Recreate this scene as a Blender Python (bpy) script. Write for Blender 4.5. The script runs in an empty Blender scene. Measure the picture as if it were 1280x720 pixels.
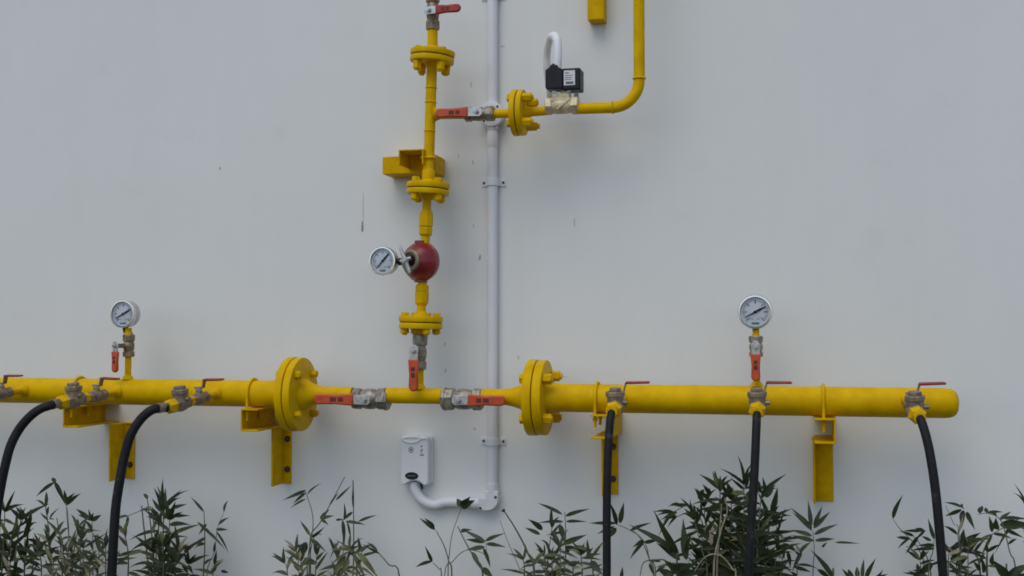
import bpy, math, random
from mathutils import Vector, Matrix
R = math.radians
rng = random.Random(7)
S = bpy.context.scene
COL = S.collection

# ------------------------------------------------------------------ camera model
F = 1500.0                      # focal length in pixels of the 1280 px wide photograph
D, H = 3.70, 1.55               # camera distance from the wall, height above ground
PHI = math.atan(50 / F)
PSI = math.atan(360 * math.cos(PHI) / F)
CAM = Vector((0, -D, H))
fw = Vector((-math.sin(PSI) * math.cos(PHI), math.cos(PSI) * math.cos(PHI), math.sin(PHI)))
rt = Vector((math.cos(PSI), math.sin(PSI), 0))
up = rt.cross(fw)

def P(px, py, d):
    """point seen at photo pixel (px, py) that lies d metres in front of the wall"""
    v = fw + rt * ((px - 640) / F) - up * ((py - 360) / F)
    return CAM + v * ((D - d) / v.y)

def mpp(p):
    return (p - CAM).dot(fw) / F

# ------------------------------------------------------------------ materials
def new_mat(name):
    m = bpy.data.materials.new(name); m.use_nodes = True
    nt = m.node_tree
    return m, nt, nt.nodes['Principled BSDF']

def noise(nt, scale, detail=4, rough=.55, coord='Object'):
    tc = nt.nodes.new('ShaderNodeNewGeometry')
    n = nt.nodes.new('ShaderNodeTexNoise')
    n.inputs['Scale'].default_value = scale; n.inputs['Detail'].default_value = detail
    n.inputs['Roughness'].default_value = rough
    nt.links.new(tc.outputs['Position'], n.inputs['Vector'])
    return n.outputs['Fac']

def ramp(nt, fac, stops):
    r = nt.nodes.new('ShaderNodeValToRGB'); e = r.color_ramp.elements
    while len(e) < len(stops): e.new(.5)
    for i, (p, c) in enumerate(stops):
        e[i].position = p; e[i].color = c if len(c) == 4 else (*c, 1)
    nt.links.new(fac, r.inputs['Fac']); return r.outputs['Color']

def bump(nt, b, fac, strength, dist=.002):
    n = nt.nodes.new('ShaderNodeBump'); n.inputs['Strength'].default_value = strength
    n.inputs['Distance'].default_value = dist
    nt.links.new(fac, n.inputs['Height']); nt.links.new(n.outputs['Normal'], b.inputs['Normal'])

def mix(nt, fac, a, b):
    m = nt.nodes.new('ShaderNodeMix'); m.data_type = 'RGBA'
    for s, v in ((0, fac), (6, a), (7, b)):
        if isinstance(v, (tuple, list)): m.inputs[s].default_value = (*v, 1)
        elif isinstance(v, (int, float)): m.inputs[s].default_value = v
        else: nt.links.new(v, m.inputs[s])
    return m.outputs[2]

def simple(name, c1, c2=None, rough=.5, metal=0, scale=40, bmp=.0, spots=None, coat=0):
    m, nt, b = new_mat(name)
    c2 = c2 or tuple(x * .8 for x in c1)
    col = ramp(nt, noise(nt, scale), [(.35, c2), (.65, c1)])
    if spots:
        f = ramp(nt, noise(nt, spots[1], 6, .7), [(spots[2], (0, 0, 0)), (spots[2] + .05, (1, 1, 1))])
        col = mix(nt, f, col, spots[0])
    nt.links.new(col, b.inputs['Base Color'])
    b.inputs['Roughness'].default_value = rough; b.inputs['Metallic'].default_value = metal
    if coat: b.inputs['Coat Weight'].default_value = coat; b.inputs['Coat Roughness'].default_value = .25
    if bmp: bump(nt, b, noise(nt, scale * 3, 5), bmp)
    return m

YEL = (.75, .463, .001)
M = {}
M['yellow'] = simple('yellow_gloss_paint', YEL, (.64, .382, .001), .38, 0, 22, .2, ((.22, .11, .02), 95, .675))
M['yellow_old'] = simple('yellow_bracket_paint', (.72, .435, .001), (.58, .34, .001), .52, 0, 30, .3, ((.20, .11, .02), 60, .70))
for k in ('yellow', 'yellow_old'): M[k].node_tree.nodes['Principled BSDF'].inputs['Specular IOR Level'].default_value = .06
M['brass'] = simple('dull_brass', (.34, .265, .16), (.17, .13, .085), .48, .55, 60, .35, ((.08, .065, .05), 90, .62))
M['bronze'] = simple('brown_bronze', (.33, .26, .175), (.20, .15, .10), .52, .35, 70, .4, ((.40, .33, .2), 110, .68))
M['nickel'] = simple('worn_nickel', (.40, .365, .29), (.20, .175, .13), .45, .45, 60, .35, ((.07, .06, .05), 80, .60))
M['cream_brass'] = simple('pale_brass', (.72, .64, .40), (.52, .44, .25), .45, .15, 60, .3)
M['steel'] = simple('zinc_steel', (.62, .62, .60), (.42, .42, .41), .35, .7, 80, .15)
M['chrome'] = simple('chrome', (.75, .75, .76), (.66, .66, .68), .16, 1, 30)
M['orange'] = simple('orange_red_vinyl', (.58, .082, .018), (.46, .062, .014), .42, 0, 45, .1, ((.17, .03, .02), 70, .68))
M['red_vinyl'] = simple('red_vinyl', (.44, .035, .028), (.32, .026, .022), .42, 0, 45, .1)
M['maroon'] = simple('maroon_vinyl', (.34, .040, .028), (.22, .03, .022), .5, 0, 60, .1)
M['reg_red'] = simple('crimson_enamel', (.26, .011, .016), (.18, .008, .012), .36, 0, 25, .15, coat=.3)
M['rubber'] = simple('black_rubber', (.014, .014, .015), (.009, .009, .0095), .6, 0, 60, .3, ((.040, .038, .035), 24, .60))
M['black'] = simple('black_plastic', (.018, .019, .022), (.012, .013, .015), .45, 0, 40, .1)
M['dark'] = simple('dark_print', (.03, .03, .03), (.02, .02, .02), .7, 0, 40)
M['grip_print'] = simple('grip_print', (.13, .022, .014), (.09, .018, .012), .6, 0, 120)
M['needle'] = simple('needle_black', (.012, .013, .016), (.010, .011, .013), .5, 0, 40)
M['grey_print'] = simple('grey_print', (.16, .17, .18), (.12, .13, .14), .7, 0, 40)
M['pvc'] = simple('white_pvc', (.75, .76, .775), (.70, .71, .725), .42, 0, 14, .1, ((.5, .5, .48), 30, .72))
M['tube_white'] = simple('white_tube', (.86, .87, .87), (.80, .81, .81), .4, 0, 20)
M['abs'] = simple('white_abs', (.81, .82, .82), (.77, .78, .78), .36, 0, 14, .05)
M['dial'] = simple('dial_white', (.60, .66, .71), (.55, .61, .66), .35, 0, 10)
M['paper'] = simple('paper_label', (.75, .75, .73), (.68, .68, .66), .7, 0, 30)
M['screw'] = simple('rusty_screw', (.09, .065, .045), (.045, .036, .028), .6, .3, 90)
M['gasket'] = simple('dark_gasket', (.05, .04, .02), (.03, .025, .015), .8)
M['soil'] = simple('soil', (.060, .045, .032), (.03, .023, .017), .95, 0, 14, .8)
M['yard'] = simple('yard_concrete', (.10, .095, .085), (.065, .062, .055), .9, 0, 3, .4)
M['leaf'] = simple('bamboo_leaf', (.038, .053, .022), (.017, .026, .013), .42, 0, 30)
M['leaf_grey'] = simple('bamboo_leaf_grey', (.090, .104, .060), (.040, .052, .032), .5, 0, 30)
M['leaf_pale'] = simple('bamboo_leaf_pale', (.20, .205, .085), (.085, .09, .04), .5, 0, 30)
M['stem'] = simple('bamboo_stem', (.15, .15, .08), (.075, .078, .046), .55, 0, 40)
M['dry'] = simple('dry_stem', (.36, .31, .20), (.22, .19, .12), .7, 0, 40)
for k in ('rubber', 'black'): M[k].node_tree.nodes['Principled BSDF'].inputs['Specular IOR Level'].default_value = .25
for k in ('leaf', 'leaf_grey', 'leaf_pale'):
    nt = M[k].node_tree; b = nt.nodes['Principled BSDF']
    b.inputs['Specular IOR Level'].default_value = .22
    tr = nt.nodes.new('ShaderNodeBsdfTranslucent'); tr.inputs['Color'].default_value = (.10, .13, .03, 1)
    mx = nt.nodes.new('ShaderNodeMixShader'); mx.inputs[0].default_value = .22
    nt.links.new(b.outputs[0], mx.inputs[1]); nt.links.new(tr.outputs[0], mx.inputs[2])
    nt.links.new(mx.outputs[0], nt.nodes['Material Output'].inputs['Surface'])

def glass_mat():
    m, nt, b = new_mat('gauge_glass')
    b.inputs['Base Color'].default_value = (1, 1, 1, 1)
    b.inputs['Roughness'].default_value = .03; b.inputs['IOR'].default_value = 1.05
    b.inputs['Transmission Weight'].default_value = 1
    return m
M['glass'] = glass_mat()

def wall_mat():
    m, nt, b = new_mat('white_wall_paint')
    col = ramp(nt, noise(nt, 1.1, 3), [(.3, (.725, .740, .700)), (.7, (.765, .780, .740))])
    col = mix(nt, ramp(nt, noise(nt, 7, 6, .65), [(.56, (0, 0, 0)), (.74, (.18, .18, .18))]), col, (.60, .60, .59))
    g2 = nt.nodes.new('ShaderNodeNewGeometry'); mp = nt.nodes.new('ShaderNodeMapping'); mp.inputs['Scale'].default_value = (5, 1, .55)
    nt.links.new(g2.outputs['Position'], mp.inputs['Vector'])
    n2 = nt.nodes.new('ShaderNodeTexNoise'); n2.inputs['Scale'].default_value = 2.0; n2.inputs['Detail'].default_value = 7; n2.inputs['Roughness'].default_value = .6
    nt.links.new(mp.outputs[0], n2.inputs['Vector'])
    col = mix(nt, ramp(nt, n2.outputs['Fac'], [(.45, (0, 0, 0)), (.78, (.08, .08, .08))]), col, (.57, .57, .545))
    tc = nt.nodes.new('ShaderNodeNewGeometry')
    sx = nt.nodes.new('ShaderNodeSeparateXYZ'); nt.links.new(tc.outputs['Position'], sx.inputs[0])
    nz = noise(nt, 160, 3)
    def math_(op, a, c):
        n = nt.nodes.new('ShaderNodeMath'); n.operation = op
        for i, v in enumerate((a, c)):
            if isinstance(v, (int, float)): n.inputs[i].default_value = v
            else: nt.links.new(v, n.inputs[i])
        return n.outputs[0]
    nzc = math_('MULTIPLY', math_('SUBTRACT', nz, .5), 3.2)
    # chips, scuffs and scratches in the paint: x, y, half width, half height (photo px), depth of tone
    marks = [(453, 284, 1.6, 7, .9), (454, 262, .8, 20, .45), (275, 211, 1.1, 2.4, .8), (600, 322, 1.6, 3.4, .7), (592, 282, 1.0, 3.4, .32),
             (589, 106, 1.2, 4, .38), (718, 278, 1.0, 6, .4), (591, 203, 1.1, 3.2, .5), (628, 58, 3, 1.2, .4), (697, 471, 14, 1.4, .28),
             (556, 430, 1.4, 2.4, .45), (557, 463, 1.4, 3, .45), 
             (573, 195, 1.2, 3, .35), (690, 495, 5, 2, .2), (593, 536, 2.5, 2, .35), (648, 447, 2, 3, .3)]
    for (x, y, rx, ry, k) in marks:
        c = P(x, y, 0); s = mpp(c)
        dx = math_('DIVIDE', math_('SUBTRACT', sx.outputs[0], c.x), rx * s)
        dz = math_('DIVIDE', math_('SUBTRACT', sx.outputs[2], c.z), ry * s)
        r2 = math_('ADD', math_('ADD', math_('MULTIPLY', dx, dx), math_('MULTIPLY', dz, dz)), nzc)
        f = math_('MULTIPLY', math_('LESS_THAN', r2, 1.0), k * .78)
        col = mix(nt, f, col, (.10, .095, .09))
    nt.links.new(col, b.inputs['Base Color'])
    b.inputs['Roughness'].default_value = .62
    h = nt.nodes.new('ShaderNodeMath'); h.operation = 'MULTIPLY_ADD'
    nt.links.new(noise(nt, 2.2, 3), h.inputs[0]); h.inputs[1].default_value = 6.0
    nt.links.new(noise(nt, 70, 5), h.inputs[2])
    bump(nt, b, h.outputs[0], .10, .003)
    return m
M['wall'] = wall_mat()

# ------------------------------------------------------------------ mesh builder
def frame_of(a):
    a = a.normalized()
    h = Vector((0, 0, 1)) if abs(a.z) < .9 else Vector((1, 0, 0))
    u = h.cross(a).normalized()
    return u, a.cross(u).normalized()

class MB:
    def __init__(s): s.v = []; s.f = []
    def tube(s, pts, rad, seg=16, caps=True, phase=0):
        pts = [Vector(p) for p in pts]; n = len(pts)
        rad = [rad] * n if isinstance(rad, (int, float)) else rad
        base = len(s.v); u = None
        for i in range(n):
            t = (pts[min(i + 1, n - 1)] - pts[max(i - 1, 0)]).normalized()
            if u is None: u, w = frame_of(t)
            else:
                u = (u - t * u.dot(t)).normalized(); w = t.cross(u)
            for k in range(seg):
                a = 2 * math.pi * k / seg + phase
                s.v.append(pts[i] + (u * math.cos(a) + w * math.sin(a)) * rad[i])
        for i in range(n - 1):
            for k in range(seg):
                a = base + i * seg + k; b = base + i * seg + (k + 1) % seg
                s.f.append((a, b, b + seg, a + seg))
        if caps:
            s.f.append(tuple(base + k for k in reversed(range(seg))))
            s.f.append(tuple(base + (n - 1) * seg + k for k in range(seg)))
        return s
    def lathe(s, o, axis, prof, seg=24, phase=0, caps=True):
        """prof: (distance along the axis, radius)"""
        o = Vector(o); axis = Vector(axis).normalized(); u, w = frame_of(axis); base = len(s.v); n = len(prof)
        for (t, r) in prof:
            for k in range(seg):
                a = 2 * math.pi * k / seg + phase
                s.v.append(o + axis * t + (u * math.cos(a) + w * math.sin(a)) * max(r, 1e-5))
        for i in range(n - 1):
            for k in range(seg):
                a = base + i * seg + k; b = base + i * seg + (k + 1) % seg
                s.f.append((a, b, b + seg, a + seg))
        if caps:
            s.f.append(tuple(base + k for k in reversed(range(seg))))
            s.f.append(tuple(base + (n - 1) * seg + k for k in range(seg)))
        return s
    def hex(s, a, b, r, phase=0, n=6):
        a, b = Vector(a), Vector(b); L = (b - a).length; c = min(L * .12, r * .12)
        return s.lathe(a, b - a, [(0, r * .9), (c, r), (L - c, r), (L, r * .9)], n, phase)
    def disc(s, a, b, r, seg=40, c=.003):
        a, b = Vector(a), Vector(b); L = (b - a).length
        return s.lathe(a, b - a, [(0, r - c), (c * .3, r - c * .3), (c, r), (L - c, r), (L - c * .3, r - c * .3), (L, r - c)], seg)
    def box(s, lo, hi):
        x0, y0, z0 = lo; x1, y1, z1 = hi; b = len(s.v)
        s.v += [Vector(p) for p in ((x0, y0, z0), (x1, y0, z0), (x1, y1, z0), (x0, y1, z0), (x0, y0, z1), (x1, y0, z1), (x1, y1, z1), (x0, y1, z1))]
        s.f += [tuple(b + i for i in q) for q in ((3, 2, 1, 0), (4, 5, 6, 7), (0, 1, 5, 4), (1, 2, 6, 5), (2, 3, 7, 6), (3, 0, 4, 7))]
        return s
    def prism(s, poly, o, U, V, N, h):
        """2D outline (counter-clockwise seen against N) extruded by h along N"""
        o, U, V, N = (Vector(x) for x in (o, U, V, N)); b = len(s.v); n = len(poly)
        for k in (0, h):
            s.v += [o + U * x + V * y + N * k for (x, y) in poly]
        s.f.append(tuple(b + i for i in reversed(range(n)))); s.f.append(tuple(b + n + i for i in range(n)))
        for i in range(n):
            j = (i + 1) % n; s.f.append((b + i, b + j, b + n + j, b + n + i))
        return s
    def build(s, name, mat, parent=None, bevel=0, smooth=35, world=False):
        me = bpy.data.meshes.new(name)
        off = parent_origin(parent) if (world and parent) else Vector()
        me.from_pydata([tuple(p - off) for p in s.v], [], s.f); me.validate(); me.update()
        me.materials.append(M[mat])
        me.polygons.foreach_set('use_smooth', [True] * len(me.polygons))
        me.set_sharp_from_angle(angle=R(smooth))
        import bmesh
        bm = bmesh.new(); bm.from_mesh(me); bmesh.ops.recalc_face_normals(bm, faces=bm.faces); bm.to_mesh(me); bm.free()
        o = bpy.data.objects.new(name, me); COL.objects.link(o)
        if parent: o.parent = parent
        if bevel:
            m = o.modifiers.new('Bevel', 'BEVEL'); m.width = bevel; m.segments = 2; m.limit_method = 'ANGLE'; m.angle_limit = R(40)
        return o

def parent_origin(p):
    v = Vector()
    while p: v += p.location; p = p.parent
    return v

def thing(name, label, cat, loc=(0, 0, 0), group=None, rot=None):
    o = bpy.data.objects.new(name, None); COL.objects.link(o); o.empty_display_size = .05
    o.location = loc
    if rot is not None: o.rotation_euler = rot
    o['label'] = label; o['category'] = cat
    if group: o['group'] = group
    return o

def tag(o, label=None, cat=None, group=None, kind=None):
    for k, v in (('label', label), ('category', cat), ('group', group), ('kind', kind)):
        if v: o[k] = v
    return o

def dup(o, parent=None, **kw):
    c = o.copy(); COL.objects.link(c); c.parent = parent
    for ch in list(o.children): dup(ch, c)
    for k, v in kw.items():
        if k == 'loc': c.location = v
        elif k == 'rot': c.rotation_euler = v
        elif k == 'scale': c.scale = v
        else: c[k] = v
    return c

def arc(c, u, v, r, a0, a1, n=10):
    return [c + u * (r * math.cos(R(a0 + (a1 - a0) * i / n))) + v * (r * math.sin(R(a0 + (a1 - a0) * i / n))) for i in range(n + 1)]

X, Y, Z = Vector((1, 0, 0)), Vector((0, 1, 0)), Vector((0, 0, 1))

# ------------------------------------------------------------------ setting
g = MB().box((-40, -60, -.3), (40, 6, 0)).build('ground', 'yard'); tag(g, kind='structure')
g = MB().box((-8, -.85, -.1), (8, -.001, .03)).build('planting_soil', 'soil'); tag(g, kind='structure')
w = MB().box((-9, 0, -.3), (9, .25, 4.6)).build('wall', 'wall')
tag(w, 'plain white painted outdoor wall with small scuffs, behind all the pipes', 'wall')

# ------------------------------------------------------------------ header pipes
DA = .17                                     # distance of the pipe axes from the wall
zA = P(1100, 502.8, DA).z
def hx(px, d=DA, py=498): return P(px, py, d).x
rH = 18.4 * mpp(P(1000, 502, DA))
def hp(px): return Vector((hx(px), -DA, zA))
def weld(mb, p, ax, r, t=.004, seg=24):
    mb.lathe(p - ax.normalized() * t, ax, [(0, r), (t * .4, r + t * .6), (t, r + t), (t * 1.6, r + t * .6), (t * 2, r)], seg)

OUT = [  # stem px, nut px
    (2, 492, -46, 499), (121, 495, 77, 503), (249.5, 498, 213, 508), (773, 504, 767, 512), (948, 504, 946.5, 513), (1139, 507, 1146.5, 519)]
def outlet_frame(st, sy, nu, ny):
    a = P(st, sy, .30); b = P(nu, ny, .445)
    return a, (b - a).normalized()

def header(name, label, x0, x1, outs, gauge_px, cap):
    root = thing(name, label, 'pipe', (x0, -DA, zA), 'main header pipes')
    mb = MB().tube([(x0, -DA, zA), (x1, -DA, zA)], rH, 40)
    mb.build('pipe', 'yellow', root, world=True)
    for i in outs:
        a, dr = outlet_frame(*OUT[i])
        t = (a.y + DA) / -dr.y
        start = a - dr * abs(t)
        s0 = start + dr * (rH * .85); s1 = a - dr * .028
        sb = MB().tube([s0, s1], .0118, 16)
        sb.lathe(start + dr * (rH * .93), dr, [(0, .020), (.008, .0185), (.016, .0125)], 20)
        sb.build('stub', 'yellow', root, world=True)
    p = Vector((hx(gauge_px), -DA, zA))
    sb = MB().tube([p + Z * (rH * .9), P(gauge_px + (1 if gauge_px < 500 else -1), 440, DA)], .0105, 16)
    sb.lathe(p + Z * (rH * .97), Z, [(0, .020), (.007, .016), (.014, .0112)], 20)
    sb.build('gauge_stub', 'yellow', root, world=True)
    if cap:
        c = [(0, rH), (.012, rH * .995), (.026, rH * .96), (.036, rH * .87), (.043, rH * .72), (.047, rH * .5), (.049, rH * .25), (.0495, 0)]
        mb = MB().lathe((x1 - .002, -DA, zA), X, c, 40)
        mb.build('end_cap', 'yellow', root, world=True, smooth=60)
    return root

header('header_pipe', 'thick yellow pipe along the left, carrying two angled hose outlets and the left gauge', hx(-420), hx(362), (0, 1, 2), 159.5, False)
header('header_pipe', 'thick yellow pipe on the right ending in a rounded closed cap', hx(684), hx(1176), (3, 4, 5), 946, True)

# ------------------------------------------------------------------ flanged joints
def flange(label, c, axis, rad, t, bolt_r, bolt_out, neck=None, phase=45, bolt_in=None, group='bolted yellow pipe flanges'):
    """two bolted discs; c centre, axis = direction of the bolt nuts"""
    root = thing('flange_joint', label, 'pipe flange', c, group)
    root.rotation_mode = 'QUATERNION'
    q = X.rotation_difference(Vector(axis).normalized()); root.rotation_quaternion = q
    gp = .0012
    MB().disc((-t - gp, 0, 0), (-gp, 0, 0), rad, 48).build('flange', 'yellow', root)
    MB().disc((gp, 0, 0), (t + gp, 0, 0), rad * .985, 48).build('flange', 'yellow', root)
    MB().disc((-gp, 0, 0), (gp, 0, 0), rad * .93, 40, .0003).build('gasket', 'gasket', root)
    bin_ = bolt_in or bolt_out * .6
    for k in range(4):
        a = R(phase + 90 * k + rng.uniform(-3, 3)); y, z = math.cos(a) * rad * .76, math.sin(a) * rad * .76
        e = rng.uniform(-.002, .003)
        b = MB().tube([(-t - gp - bin_ * .3, y, z), (t + gp + bolt_out + e, y, z)], bolt_r * .6, 12)
        b.hex((-t - gp - bin_, y, z), (-t - gp, y, z), bolt_r, rng.random())
        bo = b.build('bolt', 'yellow', root)
        MB().hex((t + gp, y, z), (t + gp + bolt_out * .86, y, z), bolt_r, rng.random()).build('nut', 'yellow', bo)
    if neck:
        for (prof, nm) in neck:
            MB().lathe((0, 0, 0), X, prof, 32).build(nm, 'yellow', root, smooth=45)
    return root

c = hp(370.5); m = mpp(c); rs = 9.9 * mpp(hp(560))
xr = hx(441) - c.x
flange('big yellow four-bolt flange at the inner end of the left header pipe', c, X, 46.5 * m, .024, .0130, .020,
       neck=[([(.02, 21 * m), (.036, 19 * m), (.050, 15 * m), (.072, 11.5 * m), (.092, rs * 1.02), (xr, rs)], 'reducer'),
             ([(-.065, rH * 1.0), (-.055, rH * 1.03), (-.024, rH * 1.09)], 'neck')])
c = hp(673); m = mpp(c)
xl = hx(603) - c.x
flange('big yellow four-bolt flange at the inner end of the right header pipe', c, X, 47.5 * m, .027, .0160, .030,
       neck=[([(xl, rs), (-.098, rs * 1.02), (-.080, 11.5 * m), (-.058, 14.5 * m), (-.040, 18 * m), (-.024, 20 * m)], 'reducer'),
             ([(.024, rH * 1.09), (.058, rH * 1.03), (.068, rH * 1.0)], 'neck')], bolt_in=.014)

# riser axis (slightly out of plumb)
def rp(px, py): return P(px, py, DA)
def smallflange(label, px, py, rpx, tpx, out_px, tilt, neck_px, phase, side=-1, bin_=None):
    c = rp(px, py); m = mpp(c)
    ax = (Z * side).lerp(Vector((0, 0, side)), 1); ax = Matrix.Rotation(R(tilt), 3, 'Y') @ ax
    n = neck_px * m; t = tpx * m
    return flange(label, c, ax, rpx * m, t, 5.4 * m, out_px * m,
                  neck=[([(t, n * 1.6), (t + .010, n * 1.15), (t + .016, n)], 'neck'), ([(-t - .016, n), (-t - .010, n * 1.15), (-t, n * 1.6)], 'neck')],
                  phase=phase, bolt_in=bin_)
smallflange('yellow riser flange at the top, just under the red handled closed valve', 540.5, 71, 28, 7.2, 13, 5, 7, 40, bin_=.005)
smallflange('yellow riser flange just below the riser wall bracket', 535, 236, 27, 7.0, 9, 3, 7, 35)
smallflange('yellow riser flange between the red regulator and the valve below it', 526, 403, 27.5, 7.6, 7, 1.5, 6.4, 52)
c = rp(649, 141); m = mpp(c)
flange('upright yellow flange on the upper branch beside the solenoid valve', c, X, 29 * m, 7 * m, 5.6 * m, 14 * m,
       neck=[([(7 * m, 9 * m), (7 * m + .012, 7 * m), (7 * m + .018, 6.2 * m)], 'neck'), ([(-7 * m - .018, 6.2 * m), (-7 * m - .012, 7 * m), (-7 * m, 9 * m)], 'neck')],
       phase=45, bolt_in=.010)

# ------------------------------------------------------------------ pipes between the fittings
# tee pipe between the two mid valves
root = thing('tee_pipe', 'short yellow tee pipe between the two middle valves, its branch rising to the riser', 'pipe', hp(520))
MB().tube([hp(484), hp(556)], rs, 28).build('pipe', 'yellow', root, world=True)
b0 = hp(523.5); b1 = rp(524.3, 458); m = mpp(b0)
mb = MB().tube([b0 + Z * rs * .8, b1], 5.7 * m, 20); mb.lathe(b0 + Z * (rs * .9), b1 - b0, [(0, 9.5 * m), (.006, 8 * m), (.016, 5.8 * m)], 24)
mb.build('branch', 'yellow', root, world=True)

# riser with its branch
root = thing('riser_pipe', 'long upright yellow pipe between the top flange and the flange under its bracket', 'pipe', rp(535, 222))
top, bot = rp(540, 80), rp(535.2, 228); m = mpp(bot)
mb = MB().tube([bot, top], [6.7 * m, 6.6 * m], 24)
for py in (110, 128, 164, 200):
    weld(mb, bot.lerp(top, (228 - py) / 148), top - bot, 6.5 * m, .003)
mb.build('pipe', 'yellow', root, world=True)
MB().lathe(bot, top - bot, [(.005, 6.8 * m), (.012, 8 * m), (.036, 8 * m), (.042, 6.8 * m)], 24).build('collar', 'yellow', root, world=True)
b0 = rp(537.3, 143.5); b1 = rp(588, 143)
mb = MB().tube([b0, b1], 5.6 * m, 20); mb.lathe(b0 + X * 6 * m, b1 - b0, [(0, 10 * m), (.006, 8 * m), (.02, 5.7 * m)], 24)
mb.build('branch', 'yellow', root, world=True)

def short_pipe(label, a, b, r, name='pipe_nipple', ends=None):
    mb = MB().tube([a, b], r, 20)
    o = mb.build(name, 'yellow')
    o.location = a
    for v in o.data.vertices: v.co -= a
    return tag(o, label, 'pipe', 'short yellow pipe pieces')
m = mpp(rp(540, 48))
short_pipe('short yellow pipe between the top closed valve and the top riser flange', rp(540.5, 62), rp(541, 32), 6.4 * m)
short_pipe('short yellow pipe between the upper branch valve and the upright flange', rp(614, 142.4), rp(640, 141.6), 5.6 * m)
short_pipe('short yellow pipe between the upright flange and the solenoid valve', rp(657, 140.5), rp(690, 137.5), 5.8 * m)
short_pipe('stubby yellow pipe right under the flange below the red regulator', rp(526, 408), rp(525.4, 424), 5.4 * mpp(rp(526, 410)))

def union(label, pts, hexr):
    """a pipe piece with a hex union in its middle"""
    root = thing('pipe_union', label, 'pipe union', pts[0], 'yellow hex unions on the riser')
    m = mpp(pts[0])
    MB().tube(pts, [5.6 * m] * len(pts), 20).build('pipe', 'yellow', root, world=True)
    a, b = pts[0].lerp(pts[-1], .30), pts[0].lerp(pts[-1], .80)
    ax = b - a; L = ax.length
    MB().lathe(a, ax, [(0, hexr * .72 * m), (L * .15, hexr * m), (L * .62, hexr * 1.04 * m), (L * .66, hexr * .9 * m), (L * .70, hexr * .98 * m), (L * .93, hexr * .96 * m), (L, hexr * .75 * m)], 8, .3).build('hex_nut', 'yellow', root, world=True, smooth=25)
    return root
union('yellow hex union directly above the red regulator', [rp(534, 243), rp(531.3, 308)], 8.6)
union('yellow hex union directly below the red regulator', [rp(526.3, 398), rp(528.2, 345)], 8.4)

# outgoing branch pipe: right, then up and out of the picture
root = thing('elbow_pipe', 'slim yellow pipe that leaves the solenoid valve and bends straight up', 'pipe', rp(722, 135.5))
m = mpp(rp(780, 130)); r = 7.0 * m
a = rp(716, 136); k1 = Vector((rp(766, 135).x, a.y, rp(766, 134.5).z)); vx = rp(799, 80).x
er = vx - k1.x
cc = Vector((k1.x, a.y, k1.z + er))
pts = [a.copy(), k1] + arc(cc, X, Z, er, -90, 0, 12)[1:]
pts += [Vector((vx, a.y, P(799, -420, DA).z))]
mb = MB().tube(pts[:1] + [a.lerp(k1, .5)] + pts[1:], r, 24)
weld(mb, k1, X, r, .0035); weld(mb, Vector((vx, a.y, k1.z + er + .004)), Z, r, .004)
mb.build('pipe', 'yellow', root, world=True)

# ------------------------------------------------------------------ ball valves with flat grip handles
def round_poly(x0, x1, h0, h1, n=6):
    """grip outline from x0 (flat, half height h0) to x1 (rounded, half height h1), x1 < x0"""
    p = [(x0, -h0), (x0, h0)]
    cx = x1 + h1
    p += [(x0 + (cx - x0) * .55, h1 * .92)]
    for i in range(n + 1):
        a = R(90 + 180 * i / n); p.append((cx + math.cos(a) * h1, math.sin(a) * h1))
    p += [(x0 + (cx - x0) * .55, -h1 * .92)]
    return p
def grip_valve(label, c, pipe_dir, handle_dir, L, r, hl, hw, hmat='orange', body='nickel', stem=None, group='ball valves with flat red grips', plate='steel', pivot=0, yaw=0):
    """pipe_dir / handle_dir are angles in the wall plane (degrees, 0 = right, 90 = up)"""
    root = thing('ball_valve', label, 'ball valve', c, group, (0, -R(pipe_dir), R(yaw)))
    st = stem or r + .017
    b = MB()
    b.hex((-L / 2, 0, 0), (-L / 2 + L * .24, 0, 0), r * 1.04, .2, 8)
    b.lathe((0, 0, 0), X, [(-L * .29, r * .80), (-L * .24, r * .86), (-L * .12, r * .98), (0, r * 1.0), (L * .10, r * .96), (L * .15, r * .84), (L * .2, r * .84)], 24)
    b.hex((L * .19, 0, 0), (L / 2, 0, 0), r * 1.06, .2, 8)
    b.tube([(L * .40, 0, 0), (L * .43, 0, 0)], r * 1.10, 20)
    b.lathe((pivot, 0, 0), -Y, [(r * .5, r * .55), (r * .98, r * .50), (r * 1.05, r * .40), (st - .003, r * .38)], 16)
    b.build('body', body, root)
    n = MB().hex((pivot, -st - .004, 0), (pivot, -st - .012, 0), r * .34, .1); n.tube([(pivot, -st, 0), (pivot, -st - .016, 0)], r * .17, 10)
    n.build('stem_nut', 'steel', root)
    hd = R(handle_dir - pipe_dir)
    ho = MB().prism([(.30 * hw, -.42 * hw), (.52 * hw, -.2 * hw), (.52 * hw, .2 * hw), (.30 * hw, .42 * hw), (-hl * .34, .36 * hw), (-hl * .34, -.36 * hw)],
                    (0, -st, 0), X, Z, -Y, .0035).build('handle', plate, root, bevel=.0008)
    ho.location = (pivot, 0, 0); ho.rotation_euler = (0, math.pi - hd, 0)
    g = MB().prism(round_poly(-hl * .21, -hl, hw * .50, hw * .43), (0, -st + .004, 0), X, Z, -Y, .0125)
    g.build('grip', hmat, ho, bevel=.004)
    k = MB()
    for (a, bq) in ((.40, .50), (.54, .66)):
        k.box((-hl * bq, -st - .0086 - .0006, -hw * .17), (-hl * a, -st - .0086 + .003, hw * .17))
    k.build('marking', 'grip_print', ho)
    return root
cc = hp(464); cc.z = P(464, 498.6, DA).z; m = mpp(cc)
grip_valve('ball valve left of the middle tee with orange grip pointing left', cc, 0, 180, 47 * m, 13 * m, 66 * m, 15 * m, pivot=-2 * m)
cc = hp(578); cc.z = P(578, 499, DA).z; m = mpp(cc)
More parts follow.
